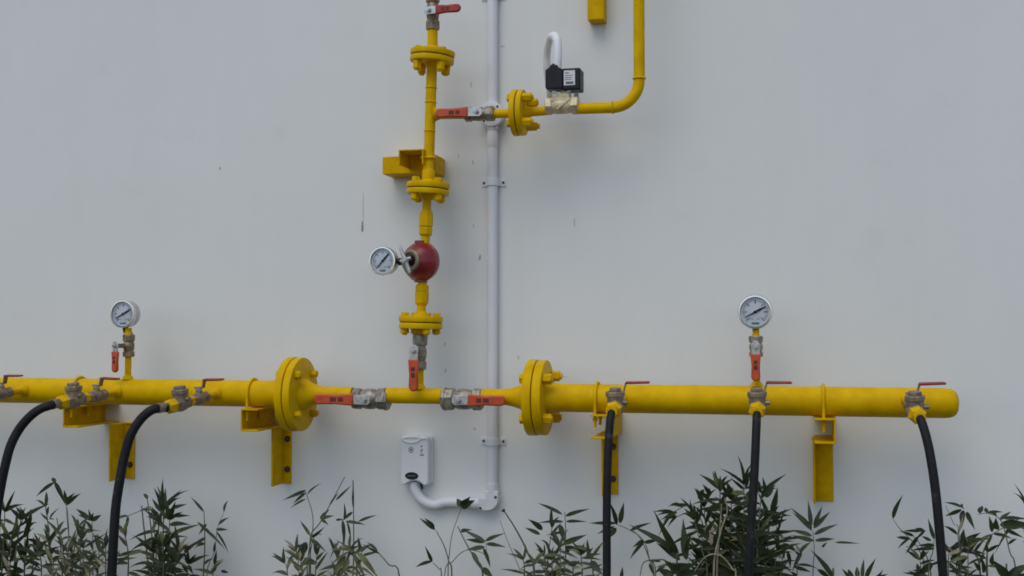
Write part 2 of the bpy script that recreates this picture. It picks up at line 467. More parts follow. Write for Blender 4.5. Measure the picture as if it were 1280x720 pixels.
v = grip_valve('ball valve right of the middle tee with orange grip pointing right', cc, 180, 0, 52 * m, 13.2 * m, 61 * m, 15 * m)
cc = rp(524.6, 440); m = mpp(cc)
grip_valve('slim ball valve low on the riser with orange grip hanging straight down', cc, 88, 270, 44 * m, 8.8 * m, 50 * m, 14 * m, pivot=2 * m, stem=8.8 * m + .036)
cc = rp(541, 13); m = mpp(cc)
grip_valve('topmost ball valve of the riser, its red grip turned across the pipe', cc, 90, 1, 50 * m, 8.2 * m, 41 * m, 12 * m, 'red_vinyl', 'brass', pivot=-4 * m)
cc = rp(600, 142.6); m = mpp(cc)
grip_valve('ball valve on the upper branch with orange grip pointing at the riser', cc, 0, 180, 38 * m, 8.8 * m, 53 * m, 13.5 * m)
cc = rp(161, 432); m = mpp(cc)
grip_valve('little brass valve below the left gauge with orange grip hanging beside it', cc, 90, 270, 28 * m, 7.0 * m, 33 * m, 10.5 * m, 'orange', 'brass', stem=.056, yaw=-14)
cc = rp(945, 433); m = mpp(cc)
grip_valve('little brass valve below the right gauge with orange grip hanging in front', cc, 90, 270, 26 * m, 8.4 * m, 43 * m, 13 * m, 'orange', 'nickel', stem=.034)

# ------------------------------------------------------------------ outlet valves, check valves, hoses
def lever_valve_proto():
    root = thing('lever_valve', '', 'ball valve', group='small outlet valves with thin red levers')
    b = MB()
    b.hex((0, .036, 0), (0, .018, 0), .0185, .3); b.hex((0, -.018, 0), (0, -.036, 0), .0185, .3)
    b.lathe((0, 0, 0), Y, [(-.022, .014), (-.012, .0185), (0, .020), (.012, .0185), (.022, .014)], 20)
    b.lathe((0, 0, 0), Z, [(.008, .012), (.020, .0105), (.026, .0095)], 14)
    b.build('body', 'bronze', root)
    MB().hex((0, 0, .024), (0, 0, .032), .0105, .2).build('stem_nut', 'steel', root)
    l = MB().prism([(-.014, 0), (.018, 0), (.0245, .022), (.030, .0245), (.030, .028), (.021, .0275), (.0145, .004), (-.014, .004)], (0, -.0075, .032), X, Z, Y, .015)
    ho = l.build('lever', 'bronze', root, bevel=.0008)
    MB().prism([(.024, .0225), (.088, .0235), (.092, .026), (.088, .0295), (.024, .0295), (.0195, .026)], (0, -.0095, .032), X, Z, Y, .019).build('grip', 'maroon', ho, bevel=.0018)
    return root
def check_valve_proto():
    root = thing('check_valve', '', 'check valve', group='bronze check valves at the hose outlets')
    b = MB()
    b.hex((0, .036, 0), (0, .020, 0), .0215, .3); b.hex((0, -.018, 0), (0, -.036, 0), .0235, .3)
    b.lathe((0, 0, 0), Y, [(-.026, .019), (-.016, .0225), (0, .0245), (.014, .0225), (.026, .017)], 24)
    b.lathe((0, .002, 0), Z, [(0, .0225), (.022, .0225), (.030, .0235)], 24)
    b.build('body', 'bronze', root)
    b = MB().lathe((0, .002, 0), Z, [(.030, .0255), (.031, .027), (.042, .027), (.044, .0255), (.0442, .019)], 8, .2)
    b.hex((0, .002, .044), (0, .002, .054), .0185, .1)
    b.build('bonnet_cap', 'bronze', root, bevel=.0008, smooth=25)
    MB().hex((.020, 0, .014), (.034, 0, .014), .0072).build('side_plug', 'bronze', root)
    MB().hex((0, .036, 0), (0, .060, 0), .0165, .5).build('nipple', 'yellow', root)
    return root
names = ['at the left edge of the picture', 'just left of and below the left gauge', 'between the left gauge and the left big flange',
         'first to the right of the right big flange', 'directly below the right gauge', 'near the rounded pipe end']
LP, CP = lever_valve_proto(), check_valve_proto()
HOSES = {1: [(62, 507, .50), (49, 512, .515), (36, 522, .525), (23, 538, .53), (13, 558, .54), (6, 584, .55), (0, 614, .555), (-5, 650, .56), (-9, 720, .56)],
         2: [(191, 512, .50), (176, 524, .515), (163, 545, .53), (154.5, 575, .54), (149.5, 602, .55), (145, 632, .555), (142.5, 665, .56), (139.5, 720, .56)],
         3: [(764, 518, .495), (761.5, 540, .515), (759.5, 580, .53), (758.5, 630, .54), (758.5, 720, .55)],
         4: [(946, 520, .495), (945, 545, .515), (943, 590, .53), (940, 640, .54), (937, 690, .55), (936, 720, .55)],
         5: [(1151, 525, .495), (1157, 543, .515), (1163, 570, .53), (1169, 610, .54), (1174, 660, .55), (1179, 720, .55)],
         0: [(-64, 512, .50), (-80, 522, .515), (-97, 545, .53), (-106, 580, .545), (-112, 640, .555), (-116, 720, .56)]}
HW = {0: 5.8, 1: 5.6, 2: 5.8, 3: 5.2, 4: 5.4, 5: 5.7}
def catmull(p, n=6):
    q = [p[0] * 2 - p[1]] + p + [p[-1] * 2 - p[-2]]; o = []
    for i in range(1, len(q) - 2):
        for k in range(n):
            t = k / n
            o.append(.5 * ((2 * q[i]) + (q[i + 1] - q[i - 1]) * t + (2 * q[i - 1] - 5 * q[i] + 4 * q[i + 1] - q[i + 2]) * t * t + (3 * q[i] - q[i - 1] - 3 * q[i + 1] + q[i + 2]) * t ** 3))
    return o + [p[-1]]
for i, on in enumerate(OUT):
    a, dr = outlet_frame(*on)
    yaw = math.atan2(dr.x, -dr.y); pit = -math.asin(dr.z)
    lv = LP if i == 0 else dup(LP)
    lv.location = a; lv.rotation_euler = (pit, R(rng.uniform(-2, 2)), yaw)
    lv['label'] = 'small outlet valve with thin red lever ' + names[i]
    cv = CP if i == 0 else dup(CP)
    cp = a + dr * .097
    cv.location = cp; cv.rotation_euler = (pit, R(rng.uniform(-4, 4)), yaw)
    cv['label'] = 'bronze check valve with square cap ' + names[i]
    root = thing('gas_hose', ['black hose coming off the outlet at the left edge', 'black hose curving down at the left edge under the left gauge', 'black hose curving down between the left gauge and left big flange',
                 'straight black hose first to the right of the right big flange', 'straight black hose below the right gauge, in front of the dense bush',
                 'black hose leaning right below the rounded pipe end'][i], 'hose', cp + dr * .036, 'black gas hoses')
    n0 = cp + dr * .0355
    MB().lathe(n0, dr, [(0, .0215), (.003, .0235), (.017, .0235), (.021, .021), (.028, .0165)], 6, .3).build('union_nut', 'yellow', root, world=True, smooth=25)
    hp_ = [P(*q) for q in HOSES[i]]
    h0 = n0 + dr * .032
    pts = catmull([h0] + hp_)
    last = pts[-1]
    pts += catmull([last, Vector((last.x, last.y - .02, .5)), Vector((last.x + .02, last.y - .06, .16)), Vector((last.x + .05, last.y - .16, .05)), Vector((last.x + .2, last.y - .5, .02))])[1:]
    MB().lathe(n0 + dr * .026, (pts[3] - n0 - dr * .026), [(0, .011), (.006, .0145), (.026, .0145), (.03, .0152), (.036, .0152)], 18).build('ferrule', 'bronze' if i < 3 else 'yellow', root, world=True)
    MB().tube(pts, HW[i] * mpp(hp_[3]), 18).build('hose', 'rubber', root, world=True)

# ------------------------------------------------------------------ pressure gauges
def gauge_proto():
    root = thing('pressure_gauge', '', 'gauge', group='round steel pressure gauges')
    r = .049
    MB().lathe((0, 0, 0), -Y, [(-.022, r * .86), (-.020, r * .93), (.012, r * .93), (.012, r * .96)], 48).build('case', 'steel', root)
    MB().lathe((0, -.0105, 0), -Y, [(0, r * .93), (.001, r), (.007, r * 1.01), (.011, r * .97), (.0112, r * .88), (.0035, r * .865), (0, r * .93)], 48, 0, False).build('bezel', 'chrome', root)
    # dial: disc with a lip, recessed behind the glass
    d = MB().disc((0, -.0118, 0), (0, -.0145, 0), r * .86, 48, .0004).build('dial', 'dial', root)
    t = MB()
    for k in range(31):
        a = R(225 - 270 * k / 30); l = .013 if k % 5 == 0 else .007
        u = Vector((math.cos(a), 0, math.sin(a))); n = Vector((-u.z, 0, u.x)); w_ = .0009 if k % 5 else .0016
        o = Vector((0, -.0148, 0)); r1 = r * .74
        p = [o + u * r1 + n * w_, o + u * r1 - n * w_, o + u * (r1 - l) - n * w_, o + u * (r1 - l) + n * w_]
        b = len(t.v); t.v += p + [q + Vector((0, .0006, 0)) for q in p]
        t.f += [(b, b + 1, b + 2, b + 3), (b + 4, b + 7, b + 6, b + 5)] + [(b + i, b + 4 + i, b + 4 + (i + 1) % 4, b + (i + 1) % 4) for i in range(4)]
    for (x0, x1, z0, z1) in ((-.011, .011, -.036, -.030), (-.014, -.006, -.021, -.019), (.005, .012, -.021, -.019)):
        t.box((x0, -.0148, z0), (x1, -.0142, z1))
    t.build('scale', 'grey_print', d)  # ticks and small dashes
    a = R(28); u = Vector((math.cos(a), 0, math.sin(a))); n = Vector((-u.z, 0, u.x))
    nb = MB().prism([(-.030, -.0013), (.004, -.0022), (.010, -.0034), (.033, -.0016), (.033, .0016), (.010, .0034), (.004, .0022), (-.030, .0013)], (0, -.0165, 0), u, n, -Y, .0012)
    nb.disc((0, -.0155, 0), (0, -.0185, 0), .0045, 16, .0005)
    nb.build('needle', 'needle', d)
    MB().disc((0, -.0192, 0), (0, -.0206, 0), r * .86, 40, .0003).build('glass', 'glass', root)
    st = MB().hex((0, 0, -r * .90), (0, 0, -r - .008), .0100, .1)
    st.tube([(0, 0, -r - .006), (0, 0, -r - .018)], .0075, 12)
    st.build('stem', 'black', root)
    return root
GP = gauge_proto()
g0 = rp(945.5, 390); GP.location = P(944.6, 390, DA)
GP['label'] = 'round gauge facing straight out above the right header pipe'
GP.rotation_euler = (0, 0, R(-2))
gl = dup(GP, loc=P(157, 392.5, DA), rot=(0, 0, R(-1)), label='round gauge above the left header pipe, its case side showing'); gl.scale = (.94, .94, .94)
gr = dup(GP, loc=P(480.5, 326.5, DA + .01), rot=(0, 0, R(-3)), label='round gauge joined sideways to the red regulator'); gr.scale = (.91, .91, .91)
for ch in gr.children:
    if ch.name.startswith('stem'): ch.rotation_euler = (0, R(-90), 0)
    if ch.name.startswith('dial'):
        for q in ch.children:
            if q.name.startswith('needle'): q.rotation_euler = (0, R(-20), 0)
# yellow adaptors under the two upright gauges
for (px, y0, y1, lab) in ((160.6, 421, 411, 'little yellow hex adaptor right under the left gauge'), (945, 424, 413, 'little yellow hex adaptor right under the right gauge')):
    a, b = rp(px, y0), rp(px, y1 - .5); m = mpp(a)
    o = MB().hex(a - a, (b - a) * .55, 5.6 * m).lathe((b - a) * .5, b - a, [(0, 4.2 * m), ((b - a).length * .55, 4.2 * m)], 14).build('pipe_adaptor', 'yellow', bevel=.0006)
    o.location = a; tag(o, lab, 'adaptor', 'yellow hex adaptors under gauges')

# ------------------------------------------------------------------ regulator
c = P(526.3, 327, DA); m = mpp(c)
root = thing('gas_regulator', 'dark red dome shaped gas regulator on the riser with a steel cross handle', 'regulator', c)
ax = Vector((-math.sin(R(20)), -math.cos(R(20)), .02)).normalized()
r = 25 * m
MB().lathe(Vector(), ax, [(-r * .82, r * .02), (-r * .80, r * .35), (-r * .62, r * .70), (-r * .36, r * .90), (-r * .1, r * .99), (-r * .08, r * 1.02), (r * .05, r * 1.03), (r * .07, r * .99),
                          (r * .22, r * .955), (r * .42, r * .86), (r * .60, r * .73), (r * .74, r * .58), (r * .82, r * .50), (r * .84, r * .3)], 48).build('body', 'reg_red', root)
b = MB().tube([(0, 0, -r * 1.045), (0, 0, r * 1.045)], 8.2 * m, 20)
b.build('port', 'reg_red', root)
u, w2 = frame_of(ax)
bn = MB().lathe(Vector(), ax, [(r * .78, r * .54), (r * .90, r * .55), (r * .94, r * .50), (r * .94, r * .40), (r * .84, r * .38)], 32)
bo = bn.build('bonnet_ring', 'bronze', root)
MB().lathe(Vector(), ax, [(r * .82, r * .26), (r * 1.0, r * .24), (r * 1.05, r * .18), (r * 1.30, r * .13)], 18).build('spindle', 'black', root)
hd = (Z * .92 + X * -.36).normalized(); hc = ax * (r * 1.28)
hb = MB().tube([hc - hd * (17 * m), hc - hd * (9 * m), hc, hc + hd * (9 * m), hc + hd * (20 * m)], [2.3 * m, 2.7 * m, 3.2 * m, 2.4 * m, 1.2 * m], 12)
hx2 = (X * .9 + Z * .3).normalized()
hb.tube([hc - hx2 * (6 * m), hc + hx2 * (8 * m)], 2.2 * m, 12)
hb.lathe(hc - ax * .006, ax, [(0, 4.4 * m), (.012, 4.4 * m), (.015, 3.4 * m)], 16)
hb.build('cross_handle', 'steel', root)
# side pipe to the gauge
g = MB().tube([Vector((-r * .7, -.012, 0)), Vector((-r * 1.12, -.01, 0))], 4.2 * m, 14); g.hex((-r * .95, -.011, 0), (-r * 1.1, -.010, 0), 5.2 * m)
g.build('gauge_port', 'black', root)

# ------------------------------------------------------------------ solenoid valve
c = P(703, 132, DA); m = mpp(c)
root = thing('solenoid_valve', 'solenoid valve with pale brass body and black coil with a white label', 'solenoid valve', c)
b = MB()
b.hex((-21 * m, 0, 0), (-12 * m, 0, 0), 11.5 * m, .2); b.hex((11 * m, 0, 0), (21 * m, 0, 0), 11.5 * m, .2)
b.lathe(Vector(), X, [(-14 * m, 8 * m), (-8 * m, 10.5 * m), (6 * m, 10.5 * m), (13 * m, 8.5 * m)], 20)
b.box((-13 * m, -9.5 * m, 4 * m), (12 * m, 9.5 * m, 9 * m))
b.box((-11 * m, -9 * m, 9.2 * m), (10 * m, 9 * m, 14 * m))
b.prism([(-7, -6), (-4, -7), (9, 3), (7, 5)], (0, -9.2 * m, 0), X * m, Z * m, -Y, 2.2 * m)
b.build('body', 'cream_brass', root, bevel=.0012)
b = MB().lathe((4 * m, 0, 13.5 * m), Z, [(0, 6.5 * m), (6 * m, 6.5 * m)], 16); b.build('stem', 'cream_brass', root)
for (x, y) in ((-9, -7), (9.5, -7)):
    MB().hex((x * m, y * m, 13.8 * m), (x * m, y * m, 17.5 * m), 3 * m).build('screw', 'steel', root)
MB().hex((16 * m, -4 * m, 11 * m), (21.5 * m, -4 * m, 11 * m), 2.6 * m).build('screw', 'steel', root)
co = MB().box((2 * m, -13 * m, 17 * m), (25 * m, 13 * m, 44 * m)).build('coil', 'black', root, bevel=.004)
MB().box((4.5 * m, -13.6 * m, 22.5 * m), (18.5 * m, -12.8 * m, 41 * m)).build('label_sticker', 'paper', co)
t = MB()
for (z, x1, h) in ((37.5, 11, 1), (34.5, 16, .7), (31.8, 15, .7), (29.4, 14, .7)):
    t.box((6 * m, -13.85 * m, z * m), (x1 * m, -13.5 * m, (z + h) * m))
t.box((7 * m, -13.85 * m, 24 * m), (16.5 * m, -13.5 * m, 27 * m))
t.build('print', 'grey_print', co)
cn = MB().prism([(-19, 20), (-17, 19), (3, 19), (3, 43), (-3, 46), (-4, 49), (-13, 49), (-14, 46), (-19, 43)], (0, 10 * m, 0), X * m, Z * m, -Y, 24 * m)
cn.build('connector', 'black', root, bevel=.003)
MB().lathe((-8.5 * m, -2 * m, 48 * m), Z, [(0, 5.4 * m), (3 * m, 5.4 * m), (4 * m, 4.8 * m)], 16).build('cable_gland', 'black', root)
# white cable loop
q = [P(696.5, 86, DA + .005), P(697, 72, DA + .005), P(697, 58, DA), P(696, 50, DA - .005), P(693, 45.5, DA - .02), P(688.5, 47, DA - .045), P(685.5, 55, DA - .065), P(683.5, 70, DA - .09), P(684, 88, .065), P(686.5, 106, .04), P(687.5, 118, .02), P(687, 126, -.01)]
o = MB().tube([v - q[0] for v in catmull(q)], [5.5 * m * (1 if i < 30 else .9) for i in range(len(catmull(q)))], 16).build('cable_sleeve', 'tube_white')
o.location = q[0]; tag(o, 'white cable sleeve looping up from the black solenoid connector back to the wall', 'cable sleeve')

# ------------------------------------------------------------------ brackets
zbot = P(1028, 627, .02).z
def u_bolt(parent, px):
    c = Vector((hx(px), -DA, zA)); rr = rH + .0045
    pts = [c + Vector((0, -rr, -rH - .040)), c + Vector((0, -rr, -.01))] + arc(c, -Y, Z, rr, 0, 180, 16) + [c + Vector((0, rr, -.01)), c + Vector((0, rr, -rH - .040))]
    o = MB().tube(pts, .0048, 12); 
    for s in (-1, 1):
        o.hex(c + Vector((0, s * rr, -rH - .013)), c + Vector((0, s * rr, -rH - .021)), .0088)
    o.build('u_bolt', 'yellow', parent, world=True)
def pipe_bracket(label, post_px, arm_px, ub_px, open_right, post_w, leg=.066):
    """L angle post on the wall, C channel arm below the pipe, U bolt over it"""
    xp = P(post_px, 560, 0).x
    root = thing('pipe_bracket', label, 'bracket', (xp, 0, zbot), 'yellow wall brackets under the header pipes')
    zt = zA - rH - .002; hgt = .070; wd = .058; t = .005
    xa = P(arm_px, 540, .24).x; d1 = .24
    za = zt - hgt
    # arm: web plus two flanges butted to it
    a = MB()
    if open_right:
        a.prism([(0, 0), (wd, 0), (wd, t), (t, t), (t, hgt - t), (wd, hgt - t), (wd, hgt), (0, hgt)], (xa, -d1, za), X, Z, Y, d1 - .0005)
    else:
        a.prism([(wd, 0), (wd, hgt), (0, hgt), (0, hgt - t), (wd - t, hgt - t), (wd - t, t), (0, t), (0, 0)], (xa, -d1, za), X, Z, Y, d1 - .0005)
    a.build('arm', 'yellow_old', root, world=True, bevel=.0012)
    z1 = za - .0015
    p = MB().prism([(0, 0), (post_w, 0), (post_w, .006), (.006, .006), (.006, leg), (0, leg)], (xp, -.0006, zbot), X, -Y, Z, z1 - zbot)
    p.build('post', 'yellow_old', root, world=True, bevel=.0012)
    MB().tube([(xp + .002, -.012, z1 - .001), (xp - .0005, -leg * .5, z1 - .0015), (xp + .001, -leg + .004, z1 - .001)], .0042, 10).tube([(xp + .008, -.0075, z1 - .001), (xp + post_w - .003, -.0075, z1 - .0015)], .0042, 10).build('weld', 'yellow_old', root, world=True)
    for k in ((.25, .78) if post_w < .05 else ()):
        z = zbot + (z1 - zbot) * k; xb = xp + post_w * .62
        MB().tube([(xb, -.005, z), (xb, -.009, z)], .0105, 16).hex((xb, -.008, z), (xb, -.016, z), .0085).build('bolt', 'screw', root, world=True)
    u_bolt(root, ub_px)
pipe_bracket('yellow wall bracket under the left gauge, partly behind the outlet valves', 156, 78, 100, True, .040, .098)
pipe_bracket('yellow wall bracket just left of the left big flange', 353.5, 300.5, 317, True, .032, .090)
pipe_bracket('yellow wall bracket half hidden behind the straight hose beside the right big flange', 756, 738, 747, False, .042)
pipe_bracket('yellow wall bracket standing clear between the right gauge and the pipe end', 1016, 1018, 1029, False, .058)

# riser bracket
pr, pl = P(556, 205, 0), P(478, 205, .10)
zt, zb = P(520, 194.5, .10).z, P(520, 216.5, .10).z
root = thing('riser_bracket', 'yellow wall bracket with a stubby channel arm holding the upright riser', 'bracket', Vector((pl.x, 0, zb)))
MB().box((pl.x, -.10, zb), (pr.x, -.0006, zt)).build('wall_channel', 'yellow_old', root, world=True, bevel=.002)
xa0, xa1 = P(498, 196, .205).x, P(529, 196, .205).x
za1 = P(513, 186.5, .205).z; za0 = za1 - .047; t = .0045
MB().prism([(0, 0), (t, 0), (t, za1 - za0 - t), (xa1 - xa0 - t, za1 - za0 - t), (xa1 - xa0 - t, 0), (xa1 - xa0, 0), (xa1 - xa0, za1 - za0), (0, za1 - za0)],
           (xa0, -.205, za0), X, Z, Y, .104).build('arm', 'yellow_old', root, world=True, bevel=.0012)
MB().box((xa0, -.0995, zt + .0008), (xa1, -.0006, za1 - .0006)).build('gusset', 'yellow_old', root, world=True)
c = P(537, 197.5, DA); m = mpp(c); rr = 7.4 * m
xw = xa1 - .012
pts = [Vector((xw, c.y - rr, c.z)), Vector((c.x, c.y - rr, c.z))] + arc(c, -Y, X, rr, 0, 180, 14) + [Vector((xw, c.y + rr, c.z))]
MB().tube(pts, .0042, 12).build('u_bolt', 'yellow', root, world=True)

# fragment of the bracket that holds the outgoing pipe, at the top edge
xp0, xp1 = P(738, 15, .0).x, P(758.5, 15, .0).x
z0 = P(747, 28, .02).z
root = thing('pipe_bracket', 'lower end of a yellow wall bracket at the top edge beside the tall pipe', 'bracket', Vector((xp0, 0, z0)))
zt = P(747, -150, .02).z
MB().box((xp0, -.055, z0), (xp1, -.0006, zt)).build('post', 'yellow_old', root, world=True, bevel=.002)
MB().box((xp0, -.205, zt + .0015), (xp1, -.0006, zt + .05)).build('arm', 'yellow_old', root, world=True, bevel=.002)
c = Vector((vx, -DA, zt + .025)); rr = r_ = 7.8 * mpp(P(799, 20, DA))
pts = [Vector((xp1 - .01, c.y - rr, c.z)), Vector((c.x, c.y - rr, c.z))] + arc(c, -Y, X, rr, 0, 180, 14) + [Vector((xp1 - .01, c.y + rr, c.z))]
MB().tube(pts, .0042, 12).build('u_bolt', 'yellow', root, world=True)

# ------------------------------------------------------------------ white conduit, clips, junction box, detector
DC = .0185; m = mpp(P(616, 300, DC)); rc = 6.6 * m
xc = P(615.6, 300, DC).x
def cpt(py, d=DC): return Vector((xc, -d, P(616, py, d).z))
root = thing('conduit_pipe', 'long upright white plastic conduit running up the wall behind the upper branch', 'conduit', cpt(620))
mb = MB().tube([cpt(617), cpt(160)], rc, 24)
mb.build('pipe', 'pvc', root, world=True)
MB().tube([cpt(127), cpt(-300)], rc, 24).build('pipe', 'pvc', root, world=True)
MB().lathe(cpt(184), Z, [(0, rc * 1.03), (.003, rc * 1.1), (.040, rc * 1.1), (.046, rc * 1.08)], 24).build('coupling', 'pvc', root, world=True)
# junction box
c = Vector((xc, 0, P(617, 143.5, .02).z))
root = thing('junction_box', 'round white junction box on the conduit behind the upper branch valve', 'junction box', c)
MB().lathe((0, -.0006, 0), -Y, [(0, .036), (.003, .038), (.030, .038), (.034, .036)], 36).build('box', 'pvc', root)
MB().lathe((0, -.0338, 0), -Y, [(0, .0395), (.003, .0405), (.007, .0395), (.008, .036)], 36).build('lid', 'pvc', root)
for a in (45, 225):
    MB().tube([(math.cos(R(a)) * .031, -.041, math.sin(R(a)) * .031), (math.cos(R(a)) * .031, -.0435, math.sin(R(a)) * .031)], .0038, 10).build('screw', 'screw', root)
for s in (-1, 1):
    MB().tube([(0, -DC, s * .034), (0, -DC, s * .048)], rc * 1.12, 20).build('socket', 'pvc', root)
def clip_proto():
    root = thing('conduit_clip', '', 'clip', group='white saddle clips on the conduit')
    b = MB(); hh = .0115
    ri = rc + .0008; ro = rc + .0038
    out = [(-.038, .0006), (-ro, .0006)]
    p = [(-.040, .0006), (-.040, .0042), (-ro - .002, .0042)]
    for i in range(13):
        a = R(180 - 15 * i); p.append((math.cos(a) * ro, DC + max(math.sin(a), 0) * ro))
    p += [(ro + .002, .0042), (.040, .0042), (.040, .0006), (ri, .0006)]
    for i in range(13):
        a = R(15 * i); p.append((math.cos(a) * ri, DC + math.sin(a) * ri))
    p += [(-ri, .0006)]
    b.prism(p, (0, 0, -hh), X, -Y, Z, 2 * hh)
    b.build('saddle', 'pvc', root, bevel=.001)
    for s in (-1, 1):
        MB().tube([(s * .032, -.004, 0), (s * .032, -.0062, 0)], .0042, 10).build('screw', 'screw', root)
    return root
K = clip_proto(); K.location = (xc, 0, cpt(228).z); K['label'] = 'white conduit clip level with the flange below the riser bracket'
dup(K, loc=(xc, 0, cpt(552).z), label='white conduit clip level with the top of the gas detector')
dup(K, loc=(xc, 0, cpt(-6).z), label='white conduit clip at the top edge of the picture')
# elbow box
c = Vector((xc, 0, cpt(629).z))
root = thing('conduit_elbow', 'white plastic elbow box where the conduit turns left to the detector', 'conduit elbow', c)
e = .036
pl_ = [(-e * 1.15, -e * .62)]
for i in range(9):
    a = R(-90 + 90 * i / 8); pl_.append((e * -.33 + math.cos(a) * e * .95, e * .38 + math.sin(a) * e * 1.0))
pl_ += [(e * .62, e * 1.1), (-e * .56, e * 1.1), (-e * .56, e * .50), (-e * 1.15, e * .50)]
MB().prism(pl_, (0, -.0006, 0), X, Z, -Y, .036).build('box', 'pvc', root, bevel=.003)
for (x, z) in ((.015, .022), (-.034, -.014)):
    MB().tube([(x, -.036, z), (x, -.0395, z)], .0042, 10).build('screw', 'screw', root)
MB().tube([(0, -DC, e * 1.0), (0, -DC, e * 1.7)], rc * 1.18, 20).build('socket', 'pvc', root)
MB().tube([(-e * 1.1, -DC, -e * .06), (-e * 1.75, -DC, -e * .06)], rc * 1.18, 20).build('socket', 'pvc', root)
zel = c.z - e * .06
# tube from the elbow to the detector
q = [P(518, 601.5, DC), P(518, 607, DC), P(520.5, 615, DC), P(526, 623, DC), P(534, 628.5, DC), P(545, 631, DC), Vector((P(560, 631, DC).x, -DC, zel + .001)), Vector((xc - e * 1.3, -DC, zel))]
q = catmull(q)
o = MB().tube([v - q[0] for v in q], rc * .97, 20).build('conduit_bend', 'pvc')
o.location = q[0]; tag(o, 'white tube curving from under the gas detector to the conduit elbow', 'conduit')
# gas detector
c = P(523.5, 574, 0); m = mpp(c); m = mpp(P(523, 574, .04))
root = thing('gas_detector', 'small white wall mounted gas detector box with a black oval badge', 'gas detector', c)
hw_, hh_ = 18.2 * m, 31 * m
def rrect(w, h, r, n=5, arch=0):
    p = []
    for (cx, cz, a0) in ((w - r, h - r, 0), (-w + r, h - r, 90), (-w + r, -h + r, 180), (w - r, -h + r, 270)):
        for i in range(n + 1):
            a = R(a0 + 90 * i / n); p.append((cx + math.cos(a) * r, cz + math.sin(a) * r))
        if a0 == 180 and arch:
            for i in range(1, 10):
                t = i / 10; x = (-w + r) * (1 - t) + (w - r) * t
                p.append((x, -h + arch * math.sin(math.pi * t) ** .8))
    return p
MB().prism(rrect(hw_ * 1.02, hh_ * .98, 4 * m, arch=4 * m), (.0025, -.0006, 0), X, Z, -Y, .016).build('back_plate', 'abs', root, bevel=.0015)
MB().prism(rrect(hw_, hh_, 5.5 * m, arch=6 * m), (0, -.0168, 0), X, Z, -Y, .030).build('cover', 'abs', root, bevel=.005)
yf = -.0468
def ell(cx, cz, a, b, n=24): return [(cx + a * math.cos(2 * math.pi * i / n), cz + b * math.sin(2 * math.pi * i / n)) for i in range(n)]
# raised rim of the top recess
ring = MB(); pts = [Vector((x, yf - .0005, z)) for (x, z) in [(-16 * m, 27.5 * m), (-12 * m, 24.2 * m), (-4 * m, 22.6 * m), (4 * m, 24 * m), (9 * m, 27.5 * m), (15.5 * m, 28 * m)]]
ring.tube(catmull(pts), 1.5 * m, 8); pts = [Vector((x, yf - .0005, z)) for (x, z) in [(-16 * m, 27.5 * m), (-8 * m, 29 * m), (4 * m, 29.2 * m), (15.5 * m, 28 * m)]]
ring.tube(catmull(pts), 1.3 * m, 8)
ring.build('top_rim', 'tube_white', root)
MB().prism(ell(-3.2 * m, -18.8 * m, 8.6 * m, 4.6 * m), (0, yf - .0004, 0), X, Z, -Y, .0016).build('badge', 'black', root)
t = MB().box((-8.5 * m, yf - .0024, -19.3 * m), (2 * m, yf - .0018, -18.2 * m)); t.build('badge_print', 'grey_print', root)
t = MB()
for i in range(10):   # ring emblem
    a = 2 * math.pi * i / 10; ox, oz = -4.2 * m + 3.0 * m * math.cos(a), 13.5 * m + 3.4 * m * math.sin(a)
    t.prism(ell(ox, oz, .75 * m, .75 * m, 8), (0, yf + .0002, 0), X, Z, -Y, .0008)
t.prism(ell(-4.2 * m, 13.5 * m, 1.5 * m, 1.7 * m, 14), (0, yf + .0002, 0), X, Z, -Y, .0008)
t.build('emblem', 'grey_print', root)
t = MB().prism(ell(9.5 * m, 18 * m, 1.1 * m, 1.1 * m, 10), (0, yf + .0002, 0), X, Z, -Y, .0008)
t.prism([(8.2 * m, 11 * m), (10.5 * m, 12.5 * m), (11 * m, 15 * m), (9.6 * m, 15.5 * m), (9.2 * m, 13.4 * m), (7.6 * m, 12 * m)], (0, yf + .0002, 0), X, Z, -Y, .0008)
t.box((7.2 * m, yf - .0006, 6.6 * m), (12.6 * m, yf + .0002, 7.9 * m)); t.box((8.4 * m, yf - .0006, 9 * m), (10.8 * m, yf + .0002, 9.9 * m))
t.build('print', 'grey_print', root)
q = [Vector((5.5 * m, -.02, -hh_ + 4 * m)), Vector((6.5 * m, -.024, -hh_ - 1 * m)), Vector((8.0 * m, -.026, -hh_ - 3 * m)), Vector((7.4 * m, -.026, -hh_ - 5 * m))]
MB().tube(catmull(q), 1.3 * m, 8).build('cable_end', 'black', root)

# ------------------------------------------------------------------ bamboo
def leaf(mb, a, b, w, nrm=None, droop=.0, rnd=rng):
    ax = b - a; L = ax.length
    if L < 1e-4: return
    t_ = ax / L
    view = (CAM - a).normalized()
    n = nrm or (view + Vector((rnd.uniform(-.9, .9), rnd.uniform(-.5, .5), rnd.uniform(-.2, .9))) * .8)
    side = t_.cross(n)
    if side.length < 1e-3: side = t_.cross(Z)
    side.normalize(); n = side.cross(t_).normalized()
    ts = (0, .06, .2, .4, .65, .85, 1); ws = (.10, .55, .95, 1, .66, .28, .02)
    base = len(mb.v)
    for t, k in zip(ts, ws):
        c = a + ax * t - Z * (droop * L * t * t) + n * (L * .05 * math.sin(math.pi * t))
        hw = w * .5 * k
        mb.v += [c - side * hw + n * hw * .35, c.copy(), c + side * hw + n * hw * .35]
    for i in range(len(ts) - 1):
        q = base + i * 3
        mb.f += [(q, q + 1, q + 4, q + 3), (q + 1, q + 2, q + 5, q + 4)]

